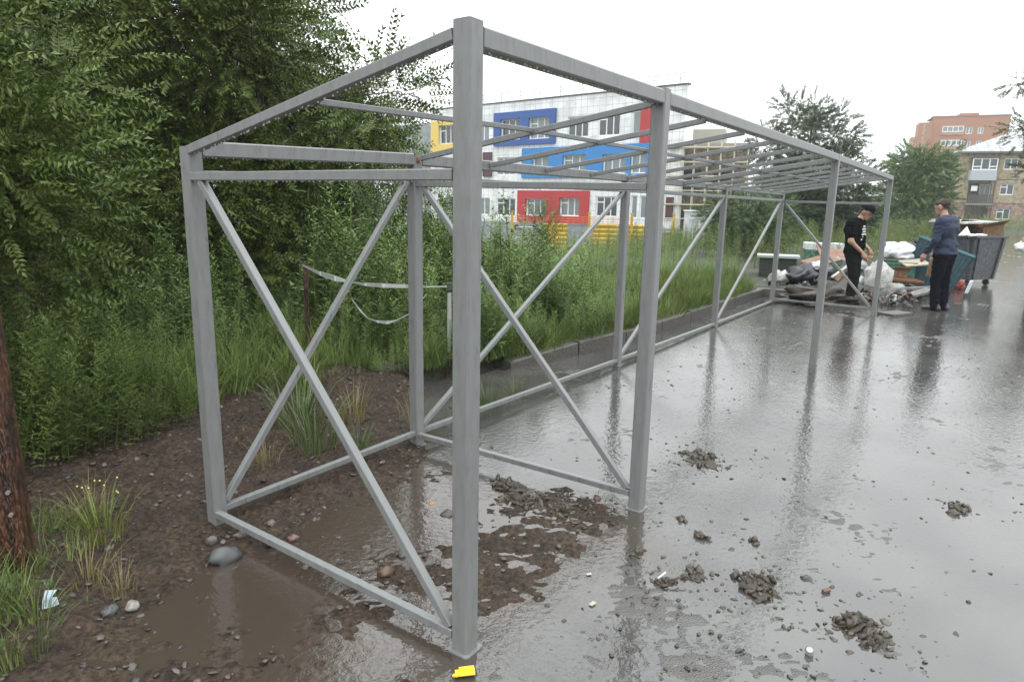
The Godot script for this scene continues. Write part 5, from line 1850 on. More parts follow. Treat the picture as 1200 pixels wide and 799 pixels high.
func person(label: String, at: Vector3, turn: float, q: Dictionary) -> Node3D:
	# q holds the joints in the person's own space (x to the right as seen from the camera, y up, z to the camera)
	var o := thing("person", label, "person", at, turn)
	var skin := mat(q.skin, 0.5, {"subsurf_scatter_enabled": true, "subsurf_scatter_strength": 0.08})
	var f: Vector3 = q.f.normalized()
	var l := Vector3.UP.cross(f).normalized()
	var J: Dictionary = q.joints
	var hf: Vector3 = q.head_f.normalized()
	var hu := (Vector3.UP - hf * hf.y).normalized()
	var hl := hu.cross(hf).normalized()
	var g: float = q.girth
	var body := MB.new()
	var pel: Vector3 = J.pelvis
	var ch: Vector3 = J.chest
	var nk: Vector3 = J.neck
	var hd: Vector3 = J.head
	var torso: Array = [
		[pel + l * 0.075, pel - l * 0.075, 0.115 * g, 0.115 * g], [pel + Vector3(0, 0.14, 0) + l * 0.06, pel + Vector3(0, 0.14, 0) - l * 0.06, 0.108 * g, 0.108 * g],
		[pel + Vector3(0, 0.1, 0) + f * 0.02, ch - Vector3(0, 0.12, 0) + f * 0.02, 0.125 * g, 0.13 * g], [ch + l * 0.09, ch - l * 0.09, 0.122 * g, 0.122 * g], [ch + Vector3(0, 0.1, 0) + l * 0.1, ch + Vector3(0, 0.1, 0) - l * 0.1, 0.09 * g, 0.09 * g],
		[J.sl, nk - Vector3(0, 0.03, 0), 0.058, 0.06], [J.sr, nk - Vector3(0, 0.03, 0), 0.058, 0.06]]
	var arms: Array = [[J.sl, J.el, 0.056 * g, 0.043], [J.el, J.wl, 0.043, 0.028], [J.sr, J.er, 0.056 * g, 0.043], [J.er, J.wr, 0.043, 0.028]]
	var legs: Array = [[pel + l * 0.09 - Vector3(0, 0.03, 0), J.kl, 0.092 * g, 0.06], [J.kl, J.al, 0.058, 0.04], [pel - l * 0.09 - Vector3(0, 0.03, 0), J.kr, 0.092 * g, 0.06], [J.kr, J.ar, 0.058, 0.04]]
	body_field(body, torso + arms + legs + [[nk - Vector3(0, 0.06, 0), hd - hu * 0.07 - hf * 0.01, 0.06, 0.053]], 0.017, 0.04)
	head(body, hd, hf, hu, hl)
	hand(body, J.wl, (q.hand_dl as Vector3).normalized(), (q.palm_l as Vector3).normalized(), (q.thumb_l as Vector3).normalized(), q.curl)
	hand(body, J.wr, (q.hand_dr as Vector3).normalized(), (q.palm_r as Vector3).normalized(), (q.thumb_r as Vector3).normalized(), q.curl)
	part("body", body.mesh(), o, skin)
	# shirt
	var sh := MB.new()
	var grow := func(list: Array, by: float) -> Array:
		var out: Array = []
		for b in list: out.append([b[0], b[1], b[2] + by, b[3] + by])
		return out
	var sleeves: Array = []
	for sd in [["sl", "el", "wl"], ["sr", "er", "wr"]]:
		var s: Vector3 = J[sd[0]]
		var e: Vector3 = J[sd[1]]
		var w: Vector3 = J[sd[2]]
		if q.long_sleeves:
			sleeves.append([s, e, 0.068 * g, 0.058])
			sleeves.append([e, e.lerp(w, 0.93), 0.058, 0.045])
		else:
			sleeves.append([s, s.lerp(e, 0.62), 0.07 * g, 0.072 * g])
	body_field(sh, grow.call(torso, 0.02) + sleeves, 0.015, 0.035, [Plane(Vector3.DOWN, -(pel.y - 0.1 + q.hem)), Plane((hu * 0.8 + Vector3.UP).normalized(), ((hu * 0.8 + Vector3.UP).normalized()).dot(nk + Vector3(0, 0.035, 0)))], 0.016)
	var shirt := part("shirt", sh.mesh(), o, q.shirt)
	if q.has("print"):
		var pm := MB.new()
		for p in q.print:
			pm.bar(p[0], p[1], p[2], 0.012, f)
		part("chest_print", pm.mesh(), shirt, mat(lin(0.6, 0.6, 0.58), 0.8))
	if q.has("collar"):
		var cm := MB.new()
		cm.tube(PackedVector3Array([nk - l * 0.065 + f * 0.02, nk - f * 0.065 + Vector3(0, 0.025, 0), nk + l * 0.065 + f * 0.02, nk + f * 0.07 - Vector3(0, 0.03, 0)]), PackedFloat32Array([0.022, 0.026, 0.022, 0.018]), 6)
		part("collar", cm.mesh(), shirt, q.shirt)
	var tr := MB.new()
	var hips: Array = [torso[0], torso[1]]
	var tl: Array = [[legs[0][0], J.kl, 0.108 * g, 0.082], [J.kl, (J.al as Vector3) - Vector3(0, 0.03, 0), 0.082, 0.07], [legs[2][0], J.kr, 0.108 * g, 0.082], [J.kr, (J.ar as Vector3) - Vector3(0, 0.03, 0), 0.082, 0.07]]
	body_field(tr, grow.call(hips, 0.014) + tl, 0.016, 0.03, [Plane(Vector3.UP, pel.y + 0.1)], 0.016)
	var trousers := part("trousers", tr.mesh(), o, q.trousers)
	if q.has("belt"):
		var bm := MB.new()
		var ring := PackedVector3Array()
		var rr := PackedFloat32Array()
		for i in 17:
			var a := TAU * i / 16.0
			ring.append(pel + Vector3(0, 0.09, 0) + l * cos(a) * 0.19 * g + f * sin(a) * 0.14 * g)
			rr.append(0.014)
		bm.tube(ring, rr, 5, false)
		part("belt", bm.mesh(), trousers, M.dark_frame)
	# shoes
	for sd in [["al", q.toe_l], ["ar", q.toe_r]]:
		var a: Vector3 = J[sd[0]]
		var t: Vector3 = (sd[1] as Vector3).normalized()
		var sm := MB.new()
		var gy := Vector3(a.x, 0.042, a.z)
		body_field(sm, [[gy - t * 0.06, gy + t * 0.05, 0.042, 0.044], [gy + t * 0.05, gy + t * 0.17 - Vector3(0, 0.008, 0), 0.044, 0.032], [gy - t * 0.04, gy - t * 0.03 + Vector3(0, 0.05, 0), 0.042, 0.045]], 0.009, 0.02, [Plane(Vector3.DOWN, -0.004)])
		part("shoe", sm.mesh(), o, q.shoes)
	# hair, and the cap over it
	var hm := MB.new()
	body_field(hm, [[hd + hu * 0.045 - hf * 0.035, hd + hu * 0.055 + hf * 0.02, 0.092, 0.082], [hd - hu * 0.02 - hf * 0.05, hd + hu * 0.02 - hf * 0.045, 0.06, 0.08]], 0.009, 0.02, [Plane((hf * 0.75 - hu).normalized(), (hf * 0.75 - hu).normalized().dot(hd + hu * 0.03 + hf * 0.02))], 0.012)
	part("hair", hm.mesh(), o, q.hair)
	if q.has("cap"):
		var cm := MB.new()
		body_field(cm, [[hd + hu * 0.06 - hf * 0.03, hd + hu * 0.065 + hf * 0.035, 0.098, 0.09]], 0.009, 0.02, [Plane(-hu, (-hu).dot(hd + hu * 0.055))])
		var cap := part("cap", cm.mesh(), o, q.cap)
		var vm := MB.new()
		var w0 := hd + hu * 0.06 + hf * 0.095
		for i in 6:
			var a0 := lerpf(-0.075, 0.075, i / 6.0)
			var a1 := lerpf(-0.075, 0.075, (i + 1) / 6.0)
			var e0 := 0.085 * sqrt(1.0 - pow(a0 / 0.085, 2.0))
			var e1 := 0.085 * sqrt(1.0 - pow(a1 / 0.085, 2.0))
			vm.quad(w0 + hl * a0, w0 + hl * a1, w0 + hl * a1 + hf * e1 - hu * 0.015, w0 + hl * a0 + hf * e0 - hu * 0.015)
			vm.quad(w0 + hl * a1 - hu * 0.006, w0 + hl * a0 - hu * 0.006, w0 + hl * a0 + hf * e0 - hu * 0.021, w0 + hl * a1 + hf * e1 - hu * 0.021)
			vm.quad(w0 + hl * a0 + hf * e0 - hu * 0.021, w0 + hl * a0 + hf * e0 - hu * 0.015, w0 + hl * a1 + hf * e1 - hu * 0.015, w0 + hl * a1 + hf * e1 - hu * 0.021)
		part("visor", vm.mesh(), cap, q.cap)
	for sg in [-1.0, 1.0]:
		var ball := SphereMesh.new()
		ball.radius = 0.011
		ball.height = 0.022
		ball.radial_segments = 8
		ball.rings = 5
		var e := part("eye", ball, o, mat(lin(0.06, 0.05, 0.045), 0.2))
		e.position = hd + hu * 0.008 + hf * 0.089 + hl * sg * 0.031
	return o


func build_people() -> void:
	var V := func(x: float, y: float, z: float) -> Vector3: return Vector3(x, y, z)
	# the man in blue, seen from behind his left shoulder
	var blue := textured(lin(0.024, 0.034, 0.068), 0.9, M.tone_mid, M.n_mid, 0.5, Vector3(5, 5, 5))
	var black := textured(lin(0.008, 0.009, 0.014), 0.9, M.tone_mid, M.n_mid, 0.4, Vector3(5, 5, 5), false, {"metallic_specular": 0.12})
	var f := Vector3(-0.88, 0, -0.42).normalized()
	var l := Vector3.UP.cross(f)
	var pel := Vector3(-0.02, 0.95, 0)
	var ch := Vector3(-0.05, 1.36, 0)
	person("person in a blue work shirt and black trousers looking down at the rubbish", Vector3(7.2, 0, -11.3), -0.563, {
		"f": f, "head_f": f + Vector3(0, -0.35, 0), "girth": 1.12, "skin": lin(0.38, 0.22, 0.16), "long_sleeves": true, "hem": 0.09, "curl": 0.5,
		"joints": {"pelvis": pel, "chest": ch, "neck": Vector3(-0.09, 1.55, -0.02), "head": Vector3(-0.15, 1.705, -0.04),
			"sl": ch + l * 0.2 + Vector3(0, 0.11, 0), "el": ch + l * 0.25 + f * 0.02 + Vector3(0, -0.19, 0), "wl": ch + l * 0.22 + f * 0.17 + Vector3(0, -0.4, 0),
			"sr": ch - l * 0.2 + Vector3(0, 0.11, 0), "er": ch - l * 0.25 + f * 0.05 + Vector3(0, -0.18, 0), "wr": ch - l * 0.2 + f * 0.22 + Vector3(0, -0.38, 0),
			"kl": Vector3(-0.02, 0.5, 0) + l * 0.1 + f * 0.03, "al": Vector3(0.0, 0.09, 0) + l * 0.1 + f * 0.02, "kr": Vector3(0.0, 0.5, 0) - l * 0.1 + f * 0.03, "ar": Vector3(0.02, 0.09, 0) - l * 0.11},
		"hand_dl": Vector3(-0.25, -1, 0.0), "palm_l": -l + f * 0.2, "thumb_l": f, "hand_dr": Vector3(-0.2, -1, 0), "palm_r": l, "thumb_r": f,
		"shirt": blue, "trousers": black, "shoes": mat(lin(0.02, 0.02, 0.022), 0.25), "hair": mat(lin(0.03, 0.016, 0.01), 0.8), "toe_l": f + Vector3(0, 0, 0.2), "toe_r": f, "collar": true})
	# the man in the cap, in profile to the right
	f = Vector3(0.93, 0, 0.3).normalized()
	l = Vector3.UP.cross(f)
	pel = Vector3(0.0, 0.93, 0)
	ch = Vector3(-0.02, 1.3, 0)
	var tee := textured(lin(0.008, 0.008, 0.009), 0.9, M.tone_mid, M.n_mid, 0.3, Vector3(5, 5, 5), false, {"metallic_specular": 0.12})
	var pr: Array = []
	for k in 7:
		var y := 1.36 - k * 0.045
		var w: float = [0.05, 0.09, 0.07, 0.11, 0.06, 0.1, 0.05][k]
		var c := ch + f * (0.168 - 0.004 * absf(k - 3.0)) + Vector3(0, y - 1.3, 0) - l * 0.02
		pr.append([c - l * w, c + l * w * 0.7, 0.028])
	person("person in a black cap and printed black t-shirt standing with bowed head", Vector3(6.03, 0.0, -12.05), -0.468, {
		"f": f, "head_f": f + Vector3(0, -0.5, 0), "girth": 1.1, "skin": lin(0.36, 0.2, 0.14), "long_sleeves": false, "hem": 0.0, "curl": 0.7,
		"joints": {"pelvis": pel, "chest": ch, "neck": Vector3(0.04, 1.475, 0.02), "head": Vector3(0.115, 1.60, 0.04),
			"sl": ch + l * 0.2 + Vector3(0, 0.1, 0), "el": ch + l * 0.25 + f * 0.03 + Vector3(0, -0.2, 0), "wl": ch + l * 0.14 + f * 0.23 + Vector3(0, -0.34, 0),
			"sr": ch - l * 0.2 + Vector3(0, 0.1, 0), "er": ch - l * 0.25 + f * 0.04 + Vector3(0, -0.2, 0), "wr": ch - l * 0.15 + f * 0.22 + Vector3(0, -0.39, 0),
			"kl": Vector3(0.0, 0.5, 0) + l * 0.1 + f * 0.04, "al": Vector3(0.0, 0.09, 0) + l * 0.11, "kr": Vector3(0.03, 0.5, 0) - l * 0.1 + f * 0.05, "ar": Vector3(0.05, 0.09, 0) - l * 0.11},
		"hand_dl": Vector3(0.3, -0.9, 0.1), "palm_l": -l, "thumb_l": f, "hand_dr": Vector3(0.35, -0.9, 0), "palm_r": l, "thumb_r": f,
		"shirt": tee, "trousers": textured(lin(0.013, 0.015, 0.013), 0.9, M.tone_mid, M.n_mid, 0.4, Vector3(5, 5, 5), false, {"metallic_specular": 0.12}), "shoes": mat(lin(0.02, 0.02, 0.02), 0.5), "hair": mat(lin(0.025, 0.02, 0.016), 0.8), "cap": mat(lin(0.01, 0.01, 0.01), 0.9, {"metallic_specular": 0.15}), "toe_l": f, "toe_r": f, "print": pr})
	# someone at the edge of the road carrying a white bag
	f = Vector3(-0.5, 0, 0.86).normalized()
	l = Vector3.UP.cross(f)
	pel = Vector3(0.0, 0.95, 0)
	ch = Vector3(-0.02, 1.35, 0)
	var wrist := Vector3(-0.36, 1.17, 0.1)
	person("person in dark clothes holding out a white plastic bag beside the road", Vector3(11.03, 0, -14.1), -0.66, {
		"f": f, "head_f": f + Vector3(0, -0.3, 0), "girth": 1.0, "skin": lin(0.38, 0.22, 0.15), "long_sleeves": false, "hem": 0.0, "curl": 1.3,
		"joints": {"pelvis": pel, "chest": ch, "neck": Vector3(-0.04, 1.53, 0.03), "head": Vector3(-0.06, 1.68, 0.08),
			"sl": ch + l * 0.19 + Vector3(0, 0.1, 0), "el": ch + l * 0.24 + Vector3(0, -0.2, 0), "wl": ch + l * 0.24 + f * 0.1 + Vector3(0, -0.44, 0),
			"sr": ch - l * 0.19 + Vector3(0, 0.1, 0), "er": Vector3(-0.25, 1.34, 0.06), "wr": wrist,
			"kl": Vector3(0.02, 0.5, 0) + l * 0.1 + f * 0.03, "al": Vector3(0.03, 0.09, 0) + l * 0.1, "kr": Vector3(-0.01, 0.5, 0) - l * 0.1 + f * 0.06, "ar": Vector3(0.0, 0.09, 0) - l * 0.12},
		"hand_dl": Vector3(0, -1, 0.1), "palm_l": -l, "thumb_l": f, "hand_dr": Vector3(-0.35, -0.9, 0.05), "palm_r": l, "thumb_r": f,
		"shirt": textured(lin(0.05, 0.05, 0.07), 0.8, M.tone_mid, null, 0, Vector3(5, 5, 5)), "trousers": black, "shoes": mat(lin(0.02, 0.02, 0.02), 0.5), "hair": mat(lin(0.03, 0.02, 0.015), 0.8), "toe_l": f, "toe_r": f})
	var bm := thing("carrier_bag", "full white carrier bag hanging from the outstretched hand", "bag", Vector3.ZERO)
	bm.transform = Transform3D(Basis(Vector3.UP, -0.66), Vector3(11.03, 0, -14.1))
	var b1 := part("body", lump(88, Vector3(0.125, 0.11, 0.1), 0.3, 1.6, 20, 12, -2.0, 0.2), bm, mat(lin(0.6, 0.64, 0.58), 0.4, {"backlight": Color(0.2, 0.22, 0.18)}))
	b1.position = Vector3(-0.41, 0.94, 0.11)
	var hb := MB.new()
	hb.tube(PackedVector3Array([Vector3(-0.44, 1.0, 0.11), Vector3(-0.425, 1.07, 0.11), Vector3(-0.40, 1.07, 0.115), Vector3(-0.37, 1.0, 0.11)]), PackedFloat32Array([0.03, 0.012, 0.012, 0.03]), 6)
	part("handle", hb.mesh(), bm, mat(lin(0.6, 0.64, 0.58), 0.4))


# ------------------------------------------------------------------ small things in the foreground
func build_small_things() -> void:
	# rusty post at the left edge
	var p := thing("rusty_post", "rusty steel channel post standing in grass at the edge of the soil", "post", Vector3(-2.15, 0.0, -2.62), 0.25)
	var web := MB.new()
	web.bar(Vector3(0, -0.15, 0), Vector3(-0.02, 1.46, 0.0), 0.17, 0.014, Vector3(0, 0, 1), 0.003)
	part("web", web.mesh(), p, M.rust)
	for sg in [-1.0, 1.0]:
		var fl := MB.new()
		fl.bar(Vector3(sg * 0.088, -0.15, -0.035), Vector3(sg * 0.088 - 0.02, 1.46, -0.035), 0.015, 0.09, Vector3(0, 0, 1), 0.003)
		part("flange", fl.mesh(), p, M.rust)
	for y in [0.32, 0.42]:
		var b := MB.new()
		b.tube(PackedVector3Array([Vector3(0.055, y, 0.0), Vector3(0.055, y, 0.02)]), PackedFloat32Array([0.009, 0.009]), 6)
		part("bolt", b.mesh(), p, mat(lin(0.2, 0.18, 0.16), 0.5))
	var capm := MB.new()
	capm.tube(PackedVector3Array([Vector3(0.05, 1.44, 0.0), Vector3(0.05, 1.5, 0), Vector3(0.05, 1.52, 0)]), PackedFloat32Array([0.022, 0.022, 0.012]), 10)
	part("insulator", capm.mesh(), p, mat(lin(0.5, 0.47, 0.42), 0.3))
	# stakes and the tape between them
	var stake := func(o: Node3D, h: float) -> void:
		var mb := MB.new()
		mb.bar(Vector3(0, -0.2, 0), Vector3(0.01, h, 0), 0.035, 0.035)
		part("shaft", mb.mesh(), o, M.rust)
	var s1 := thing("stake", "rusty stake in the shade of the elms holding the white tape", "stake", Vector3(-1.86, 0.1, -6.0))
	stake.call(s1, 0.98)
	var s2 := thing("stake", "white wrapped stake with a black top beside the second back post", "stake", Vector3(-0.62, 0.12, -6.35))
	stake.call(s2, 0.72)
	var wr := MB.new()
	wr.tube(PackedVector3Array([Vector3(0.01, 0.1, 0.0), Vector3(0.013, 0.4, 0), Vector3(0.012, 0.68, 0.0)]), PackedFloat32Array([0.022, 0.026, 0.023]), 8)
	part("tape_wrap", wr.mesh(), s2, mat(lin(0.3, 0.31, 0.3), 0.6))
	var ck := MB.new()
	ck.bar(Vector3(0.012, 0.7, 0), Vector3(0.012, 0.77, 0), 0.045, 0.045)
	part("black_cap", ck.mesh(), s2, M.dark_frame)
	var tapem := mat(lin(0.36, 0.37, 0.35), 0.5, {"backlight": Color(0.3, 0.3, 0.3)})
	single("barrier_tape", ribbon([Vector3(-1.87, 1.07, -5.97), Vector3(-1.72, 1.0, -5.97), Vector3(-1.58, 0.955, -5.98), Vector3(-1.45, 0.925, -6.0), Vector3(-1.33, 0.905, -6.0), Vector3(-1.15, 0.895, -6.02), Vector3(-0.97, 0.885, -6.08), Vector3(-0.8, 0.87, -6.2), Vector3(-0.62, 0.86, -6.33)], [0.008, 0.02, 0.024, 0.007, 0.014, 0.019, 0.016, 0.006, 0.005]), tapem, "twisted white barrier tape strung from the rusty stake to the wrapped stake", "tape")
	single("barrier_tape", ribbon([Vector3(-1.48, 0.9, -5.99), Vector3(-1.44, 0.77, -5.98), Vector3(-1.36, 0.66, -5.98), Vector3(-1.3, 0.6, -5.98), Vector3(-1.22, 0.575, -5.98), Vector3(-1.12, 0.565, -5.98), Vector3(-1.04, 0.59, -5.99), Vector3(-0.94, 0.64, -6.02), Vector3(-0.8, 0.8, -6.2)], [0.004, 0.007, 0.011, 0.004, 0.012, 0.013, 0.006, 0.007, 0.004]), tapem, "loose end of white tape sagging in a loop above the grass", "tape")
	build_stones()
	build_mud()
	# bits of litter
	var ym := MB.new()
	ym.bar(Vector3(-0.036, 0, 0), Vector3(0.034, 0.003, 0.004), 0.034, 0.004)
	ym.bar(Vector3(-0.02, 0.006, -0.012), Vector3(0.034, 0.004, -0.016), 0.016, 0.006)
	ym.bar(Vector3(-0.045, 0.003, 0.012), Vector3(-0.028, 0.006, 0.02), 0.012, 0.006)
	single("yellow_scrap", ym.mesh(), mat(lin(0.75, 0.5, 0.02), 0.4), "yellow plastic scrap on the wet ground before the corner post", "scrap", Vector3(-0.143, 0.012, -2.105), 0.2)
	var pk := MB.new()
	pk.quad(Vector3(-0.03, 0, 0.02), Vector3(0.035, 0.01, 0.025), Vector3(0.02, 0.06, -0.01), Vector3(-0.03, 0.05, -0.005))
	pk.quad(Vector3(-0.03, 0.05, -0.005), Vector3(0.02, 0.06, -0.01), Vector3(0.045, 0.09, -0.05), Vector3(-0.02, 0.1, -0.04))
	pk.quad(Vector3(0.035, 0.01, 0.025), Vector3(0.06, 0.005, -0.01), Vector3(0.045, 0.05, -0.03), Vector3(0.02, 0.06, -0.01))
	single("crumpled_packet", pk.mesh(), mat(lin(0.3, 0.38, 0.42), 0.4), "crumpled white and blue packet lying in the grass edge", "packet", Vector3(-1.82, 0.04, -2.4), 0.3).scale = Vector3.ONE * 0.6
	var cm := MB.new()
	cm.tube(PackedVector3Array([Vector3(0, 0, 0), Vector3(0, 0.022, 0), Vector3(0, 0.026, 0)]), PackedFloat32Array([0.013, 0.017, 0.012]), 16)
	var cup := single("plastic_cup", cm.mesh(), mat(lin(0.3, 0.31, 0.3), 0.5), "small white plastic cup end lying on the wet asphalt", "cup", Vector3(1.147, 0.0, -2.26))
	cup.rotation = Vector3(0.35, 0, 0.2)
	plank("white splinter on a clod of mud beside the second front post", "splinter", Vector3(0.69, 0.03, -2.74), Vector3(0.05, 0.005, 0.007), Vector3(0, 0.6, 0.3), mat(lin(0.55, 0.53, 0.47), 0.6), "splinter")
	plank("brown twig lying on the same clod of mud", "twig", Vector3(0.76, 0.03, -2.72), Vector3(0.08, 0.006, 0.008), Vector3(0, 0.2, 0.12), M.bark, "twig")
	plank("pale paper scrap on the asphalt right of the corner post", "paper_scrap", Vector3(0.36, 0.006, -2.55), Vector3(0.03, 0.003, 0.018), Vector3(0, 0.8, 0.05), mat(lin(0.34, 0.31, 0.26), 0.7), "paper")
	plank("bright paper scrap near the reflection of the second front post", "paper_scrap", Vector3(0.37, 0.006, -2.78), Vector3(0.022, 0.003, 0.014), Vector3(0, 0.2, 0.05), mat(lin(0.38, 0.36, 0.31), 0.7), "paper")
	plank("broken brick piece on the mud between the two mud heaps", "brick_piece", Vector3(1.40, 0.008, -2.68), Vector3(0.032, 0.012, 0.02), Vector3(0.1, 0.3, 0.1), textured(lin(0.17, 0.085, 0.055), 0.7, M.tone_fine, M.n_fine, 0.6, Vector3(8, 8, 8)), "brick")
	plank("pale stone slab lying flat in the water at the far front post", "flat_slab", row(10.6, -0.25, 0.02), Vector3(0.5, 0.04, 0.28), Vector3(0, 0.5, 0), M.kerb, "slab")


func ribbon(pts: Array, half: Array) -> ArrayMesh:
	var mb := MB.new()
	for i in pts.size() - 1:
		var a: Vector3 = pts[i]
		var b: Vector3 = pts[i + 1]
		var u0 := Vector3(0, 1, 0.3 * sin(i * 2.1)).normalized() * float(half[i])
		var u1 := Vector3(0, 1, 0.3 * sin((i + 1) * 2.1)).normalized() * float(half[i + 1])
		mb.quad(a - u0, b - u1, b + u1, a + u0)
		var back := Vector3(0, 0, -0.002)
		mb.quad(b - u1 + back, a - u0 + back, a + u0 + back, b + u1 + back)
	return mb.mesh()


func build_stones() -> void:
	var r := RandomNumberGenerator.new()
	r.seed = 606
	var shapes: Array[ArrayMesh] = []
	for k in 5:
		shapes.append(lump(300 + k, Vector3(1, 0.62, 0.8), 0.35, 1.1, 12, 8))
	var stone_mat := func(c: Color) -> StandardMaterial3D:
		var m: StandardMaterial3D = M.stone.duplicate()
		m.vertex_color_use_as_albedo = false
		m.albedo_color = c.linear_to_srgb()
		return m
	# stones large enough to point at: x, depth, radius, colour, label
	var list := [
		[-1.31, 2.85, 0.075, Color(0.085, 0.09, 0.09), "flat dark grey stone slab at the edge of the brown puddle"], [-1.14, 2.99, 0.035, Color(0.17, 0.14, 0.12), "upright pale stone in the puddle beside the end sill tube"],
		[-0.545, 2.755, 0.045, Color(0.13, 0.075, 0.05), "wet reddish brown cobble inside the frame"], [-0.43, 3.49, 0.024, Color(0.45, 0.22, 0.04), "small orange yellow stone on the mud"],
		[0.505, 3.6, 0.034, Color(0.12, 0.06, 0.045), "dark red round stone left of the second front post"], [-0.6, 2.89, 0.032, Color(0.08, 0.075, 0.065), "dark wet stone beside the reddish brown cobble"],
		[-0.69, 2.99, 0.028, Color(0.09, 0.075, 0.06), "small dark stone left of the wet cobbles"], [-0.5, 2.92, 0.03, Color(0.075, 0.07, 0.06), "rounded black stone behind the reddish cobble"],
		[-0.64, 2.78, 0.026, Color(0.1, 0.09, 0.08), "grey stone in the puddle left of the reddish cobble"], [-0.4, 2.83, 0.03, Color(0.1, 0.085, 0.07), "brown stone at the foot of the end brace"],
		[-1.51, 2.44, 0.032, Color(0.3, 0.28, 0.25), "pale oval stone on the pebbly soil"], [-1.59, 2.42, 0.035, Color(0.1, 0.1, 0.1), "grey stone left of the pale oval stone"],
		[-1.06, 3.05, 0.03, Color(0.19, 0.11, 0.085), "pinkish stone in the puddle behind the end sill tube"], [-1.32, 3.05, 0.03, Color(0.16, 0.14, 0.12), "pale stone right beside the foot of the left corner post"],
		[-1.43, 2.98, 0.034, Color(0.12, 0.1, 0.085), "brown stone in front of the left corner post"], [-1.2, 3.15, 0.026, Color(0.18, 0.16, 0.14), "light pebble behind the end sill tube"],
		[-0.33, 3.36, 0.04, Color(0.075, 0.068, 0.06), "flat dark slate lying in the mud behind the corner post"], [-0.2, 3.52, 0.035, Color(0.09, 0.08, 0.07), "dark stone in the mud right of the orange stone"],
		[1.31, 3.62, 0.014, Color(0.08, 0.07, 0.06), "tiny dark pebble on the open asphalt"], [1.1, 3.04, 0.022, Color(0.06, 0.045, 0.035), "dark brown clod standing on the flooded asphalt"],
		[1.36, 2.79, 0.03, Color(0.07, 0.065, 0.06), "pointed dark stone behind the broken brick piece"], [1.55, 2.47, 0.028, Color(0.13, 0.11, 0.09), "brown stone at the right edge of the second mud heap"],
		[0.9, 2.55, 0.018, Color(0.05, 0.045, 0.04), "small black stone in front of the first mud heap"], [0.72, 2.62, 0.014, Color(0.05, 0.045, 0.04), "small black stone left of the first mud heap"]]
	for q in list:
		var sd: Vector2 = to_row(q[0], q[1])
		var y := maxf(soil_height(sd.x, sd.y), -0.012)
		var o := single("stone", shapes[int(absf(q[0]) * 97.0) % 5], stone_mat.call(q[3]), q[4], "stone", Vector3(q[0], y + q[2] * 0.18, -q[1]), q[0] * 9.0)
		o.scale = Vector3.ONE * float(q[2])
	# pebbles past counting
	var xf: Array[Transform3D] = []
	var cols := PackedColorArray()
	var tones := [Color(0.085, 0.07, 0.055), Color(0.13, 0.105, 0.085), Color(0.12, 0.1, 0.085), Color(0.1, 0.06, 0.045), Color(0.06, 0.058, 0.055), Color(0.16, 0.14, 0.12)]
	for i in 4600:
		var s := r.randf_range(-1.4, 2.6)
		var d := r.randf_range(0.1, 3.2)
		var m := mud_zone(s, d)
		if m < 0.35: continue
		var y := soil_height(s, d)
		var big := pow(r.randf(), 5.0)
		var sz := lerpf(0.003, 0.02, big)
		if y < -0.012: continue
		xf.append(Transform3D(Basis.from_euler(Vector3(r.randf_range(-0.5, 0.5), r.randf() * TAU, r.randf_range(-0.5, 0.5))).scaled_local(Vector3(sz, sz * r.randf_range(0.5, 0.95), sz * r.randf_range(0.7, 1.1))), row(s, d, y + sz * 0.15)))
		cols.append(tones[r.randi() % 6] * r.randf_range(0.6, 1.15))
	var o1 := scatter("pebbles", shapes[0], M.stone, xf, cols, self)
	tag(o1, "wet pebbles and grit strewn over the bare soil", "pebbles", "", "stuff")
	# grit and mud crumbs over the asphalt
	xf = []
	cols = PackedColorArray()
	for i in 5200:
		var s := r.randf_range(-1.2, 10.5)
		var d := r.randf_range(-2.8, 2.2)
		var dens := sst(-0.15, 0.35, noise_b.get_noise_2d(s * 0.9 + 20.0, d * 0.9)) + 0.15
		dens += 0.9 * sst(1.6, 0.2, s) * sst(-1.6, -0.3, d)
		if r.randf() > dens: continue
		if mud_zone(s, d) > 0.6: continue
		var sz := lerpf(0.0025, 0.013, pow(r.randf(), 6.0))
		xf.append(Transform3D(Basis.from_euler(Vector3(r.randf_range(-0.5, 0.5), r.randf() * TAU, r.randf_range(-0.5, 0.5))).scaled_local(Vector3(sz * r.randf_range(0.8, 1.8), sz * r.randf_range(0.5, 1.0), sz)), row(s, d, maxf(asphalt_height(s, d), -0.003) + sz * 0.2)))
		cols.append(Color(0.045, 0.038, 0.03).lerp(Color(0.1, 0.088, 0.07), r.randf()))
	# thicker drifts around the mud
	for q in [[1.11, 2.71, 0.26, 260], [1.41, 2.45, 0.22, 220], [0.95, 3.2, 0.3, 130], [0.75, 2.7, 0.22, 160], [1.28, 4.22, 0.35, 260], [0.45, 3.45, 0.25, 200], [0.15, 3.5, 0.25, 220], [0.6, 2.3, 0.5, 260], [1.3, 2.2, 0.5, 160], [2.6, 3.6, 0.3, 90], [2.2, 6.2, 0.9, 160], [3.6, 8.6, 1.2, 160]]:
		for i in q[3]:
			var x: float = q[0] + r.randfn() * q[2] * 0.6
			var zf: float = q[1] + r.randfn() * q[2] * 0.55
			var sd := to_row(x, zf)
			var sz := lerpf(0.002, 0.013, pow(r.randf(), 4.0))
			xf.append(Transform3D(Basis.from_euler(Vector3(r.randf_range(-0.5, 0.5), r.randf() * TAU, r.randf_range(-0.5, 0.5))).scaled_local(Vector3(sz * r.randf_range(0.8, 1.8), sz * r.randf_range(0.4, 0.9), sz)), Vector3(x, maxf(maxf(asphalt_height(sd.x, sd.y), -0.003), soil_height(sd.x, sd.y)) + sz * 0.2, -zf)))
			cols.append(Color(0.04, 0.033, 0.025).lerp(Color(0.1, 0.085, 0.065), r.randf()))
